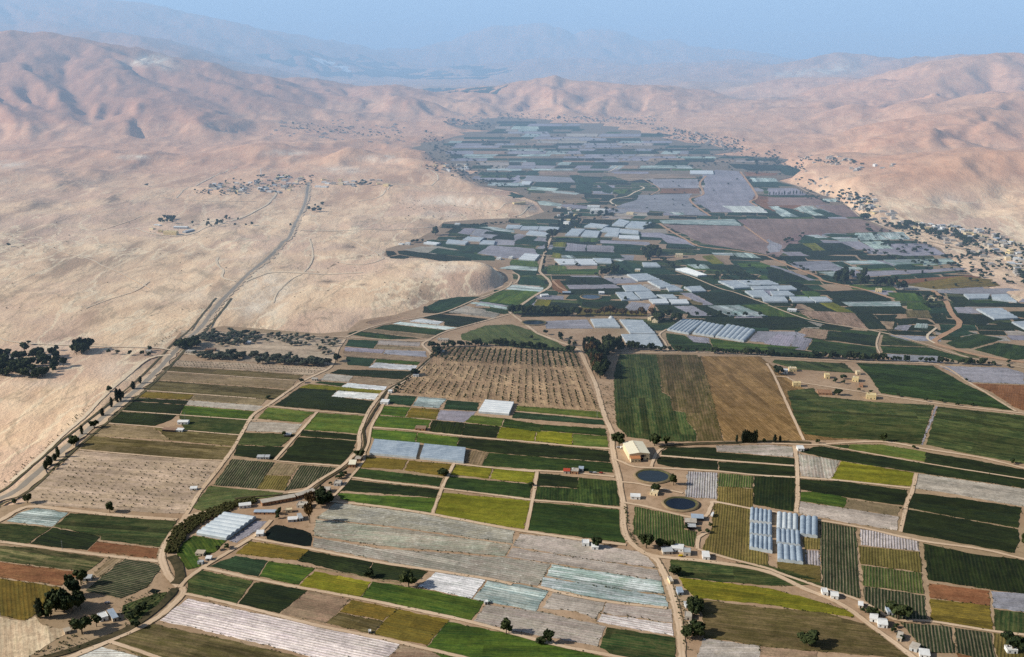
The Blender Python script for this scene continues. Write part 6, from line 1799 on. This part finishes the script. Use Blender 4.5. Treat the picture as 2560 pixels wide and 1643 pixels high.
cluster('B1', '500,700 2100,1000 1500,1300 100,1400', 45, 14, 8, 'b', 'small shrub on the sandy ground', 'sandy ground shrubs', 10)
cluster('B1', '1250,300 2300,420 2300,540 1400,520', 45, 12, 9, 'b', 'small shrub on the spur', 'spur shrubs', 10)
for (x0, y0, x1, y1), n in (((1110, 296, 1240, 325), 90), ((1060, 325, 1140, 400), 60), ((720, 305, 1010, 350), 70), ((1250, 284, 1640, 316), 120), ((1640, 318, 1860, 380), 130), ((1860, 378, 2010, 430), 60), ((1060, 370, 1280, 480), 110), ((1200, 320, 1950, 440), 240), ((1990, 392, 2160, 415), 40), ((1990, 440, 2180, 540), 70), ((2160, 545, 2560, 720), 170)):
    for i in range(n):
        t = trs.random(); x = x0 + (x1 - x0) * t; y = y0 + (y1 - y0) * (.5 * t + .5 * trs.random())
        k = trs.uniform(.7, 1.4); p = hit(x, y); m = mpp(p); TREES.append((20 * k, p, 11 * k, 7 * k, 'b', 'distant tree', 'distant trees'))
# fruit trees of the young orchard, in columns
ORCH = []
ors = random.Random(3)
TL, TR, BL, BR = gp('B2', 1700, 178), gp('C2', 600, 232), gp('B2', 1290, 600), gp('C2', 828, 768)
nc = 27
for i in range(nc):
    s = (i + .5) / nc
    a = Vector(TL[:2]).lerp(Vector(TR[:2]), s); b = Vector(BL[:2]).lerp(Vector(BR[:2]), s); n = 40
    for j in range(n):
        t = (j + .5) / n
        # the orchard has a diagonal lower left edge, a cross path and some gaps
        q = a.lerp(b, t) if True else a
        dense = t < .30
        if .32 < t < .38: continue
        if abs(t - .68) < .012: continue
        if ors.random() > (.97 if dense else .80): continue
        if s < .1 and .25 < t < .4: continue
        ORCH.append((q + Vector((ors.uniform(-.6, .6), ors.uniform(-.6, .6))), ors.uniform(3.8, 5.2) if dense else ors.uniform(2.3, 3.6)))
ORCH.sort(key=lambda e: e[0].length)
def crown_obj(name, me, p, W, H, rz, parent=None):
    o = bpy.data.objects.new(name, me); COL.objects.link(o); o.parent = parent
    o.location = p; o.scale = (W, W, H); o.rotation_euler = (0, 0, rz); return o
def merged(name, items, kind, label, cat, small=True):
    """one mesh of many small crowns: (point, W, H)"""
    V, Fc = [], []; base = 0
    src_me = [crown_mesh('tmp', kind, 900 + i, 46 if len(items) < 4500 else 14) for i in range(4)]
    data = []
    for me in src_me:
        co = np.empty(len(me.vertices) * 3); me.vertices.foreach_get('co', co); data.append((co.reshape(-1, 3), [tuple(p.vertices) for p in me.polygons]))
    r_ = random.Random(4)
    for p, W, H in items:
        co, fc = data[r_.randrange(4)]; a = r_.uniform(0, 6.28); c, s = math.cos(a), math.sin(a)
        x = co[:, 0] * W; y = co[:, 1] * W
        V.append(np.stack([x * c - y * s + p[0], x * s + y * c + p[1], co[:, 2] * H + p[2]], 1)); Fc += [tuple(i + base for i in f) for f in fc]; base += len(co)
    me = bpy.data.meshes.new(name); me.from_pydata(np.concatenate(V).tolist(), [], Fc); me.update(); me.materials.append(LEAF[kind])
    o = obj_new(name, me); tag(o, label, cat, kind='stuff'); return o
for q, sz in ORCH[:290]:
    o = crown_obj('orchard_tree', CRS['b'][ors.randrange(3)], (q.x, q.y, .3 - .12 * sz), sz, sz, ors.uniform(0, 6))
    tag(o, 'young dark fruit tree in a column of the orchard on tan soil', 'orchard tree', 'young fruit trees of the orchard')
merged('orchard_rows', [((q.x, q.y, .3 - .1 * sz), sz, sz) for q, sz in ORCH[290:]], 'b', 'denser dark rows at the back of the young orchard', 'orchard')
# saplings of the bare field
sap = []
SA, SB, SC, SD = (Vector(gp('A2', *q)[:2]) for q in ((700, 1215), (2030, 1290), (1700, 1725), (310, 1635)))
for i in range(15):
    for j in range(22):
        if ors.random() < .25: continue
        q = SA.lerp(SB, (j + .5) / 22).lerp(SD.lerp(SC, (j + .5) / 22), (i + .5) / 15); sap.append(((q.x + ors.uniform(-1, 1), q.y + ors.uniform(-1, 1), 0), ors.uniform(1.1, 2.3)))
for (x0, y0, x1, y1) in ((1640, 312, 3000, 385), (1620, 328, 2980, 402), (1600, 345, 2950, 420)):
    for i in range(44): t = i / 43; sap.append((gp('A2', x0 + (x1 - x0) * t + ors.uniform(-5, 5), y0 + (y1 - y0) * t), ors.uniform(1.4, 2.2)))
sap.sort(key=lambda e: e[0][1])
for p, sz in sap[:240]:
    o = crown_obj('sapling', CRS['s'][ors.randrange(3)], (p[0], p[1], .2 - .1 * sz), sz, sz, ors.uniform(0, 6)); tag(o, 'tiny sapling on the bare tan field', 'sapling', 'saplings of the bare field')
merged('sapling_rows', [((p[0], p[1], .2 - .1 * sz), sz, sz) for p, sz in sap[240:]], 's', 'rows of small bushes above the dry strips', 'bushes')
TREES.sort(key=lambda e: -e[0])
LIM = {'b': 290, 'c': 60, 'o': 220, 'r': 60}; cnt = {}
NM = {'b': 'tree', 'c': 'cypress', 'o': 'olive_tree', 'r': 'brown_tree'}
CATS = {'b': 'tree', 'c': 'cypress', 'o': 'olive tree', 'r': 'tree'}
rest = []
nearids = 0
for sz, p, W, H, kd, lab, grp in TREES:
    cnt[kd] = cnt.get(kd, 0) + 1
    if cnt[kd] > LIM[kd]: rest.append((p, W, H, kd)); continue
    e = empty(NM[kd], (p[0], p[1], p[2] + .1), trs.uniform(0, 6.28), label=lab, cat=CATS[kd], group=grp)
    lib = CR if sz > 1800 else CRS
    c = bpy.data.objects.new('crown', lib[kd][trs.randrange(len(lib[kd]))]); COL.objects.link(c); c.parent = e; c.scale = (W * 1.12, W * 1.12, H * 1.12)
    t = bpy.data.objects.new('trunk', TRK[trs.randrange(3)]); COL.objects.link(t); t.parent = e; t.scale = (W, W, H)
merged('scattered_trees', [(p, W, H) for p, W, H, kd in rest], 'b', 'small dark trees scattered over the distant fields and villages', 'trees')
# reed belt along the curved canal
belt = [gp(*p) for p in TP('A3 2398,78 2200,112 2060,172 1900,235 1775,300 1690,380 1640,470 1605,570')]
items = []
for i in range(len(belt) - 1):
    a, b = Vector(belt[i][:2]), Vector(belt[i + 1][:2])
    w_ = 5 + 5 * math.sin(math.pi * (i + .5) / (len(belt) - 1))
    for k in range(int((b - a).length * 7)):
        q = a.lerp(b, ors.random()); d = (b - a).normalized(); q = q + Vector((-d.y, d.x)) * ors.uniform(-w_, w_)
        s = ors.uniform(2.2, 4.0); items.append(((q.x, q.y, 0), s, ors.uniform(2.4, 4.2)))
LEAF['z'] = mat_leaf('reeds', (.045, .05, .016), (.13, .11, .04))
merged('reed_belt', items, 'z', 'brown green reed belt along the curved canal', 'reeds')
# debris and scrub tufts around the yards and the wadi
items = []
for tl, poly, n in (('A3', '1180,960 1620,900 1420,1130 1180,1270 1080,1180', 150), ('A3', '240,1540 700,1330 900,1400 500,1560', 90), ('A3', '660,860 880,760 900,800 700,880', 30), ('C3', '1040,100 1110,420 1190,520 1160,440 1090,330 1075,110', 60), ('C3', '1380,620 1600,1000 1700,1500 1620,1500 1500,900', 90), ('C2', '780,500 950,520 950,900 900,880 830,640', 90), ('A2', '1480,180 1700,0 1640,0 1400,190', 60), ('A2', '60,1480 640,930 900,700 860,680 560,960 0,1450', 90)):
    for x, y in scatter(tl, poly, n, ors, 3):
        p = hit(*src(tl, x, y)); s = ors.uniform(.8, 2.4); items.append((p, s, s * .7))
merged('scrub', items, 's', 'low scrub and weeds around yards, wadi and roadsides', 'scrub')

# weedy verges along the plots
vr = random.Random(8); items = {'s': [], 'z': []}
for out, typ in EDGES:
    n = len(out)
    for i in range(n):
        a, b = out[i], out[(i + 1) % n]
        if a[1] < 640 or abs(a[0]) > a[1] * .55 + 40: continue
        if vr.random() < .55: continue
        for _ in range(vr.randint(1, 3)):
            t = vr.random(); x, y = a[0] + (b[0] - a[0]) * t + vr.gauss(0, .7), a[1] + (b[1] - a[1]) * t + vr.gauss(0, .7)
            s_ = vr.uniform(.7, 1.9); items[vr.choice('sz')].append(((x, y, .1), s_, s_ * vr.uniform(.35, .7)))
merged('verge_weeds', items['s'], 's', 'green weeds along the edges of the plots', 'weeds')
merged('dry_grass', items['z'], 'z', 'dry brown grass along the edges of the plots', 'dry grass')
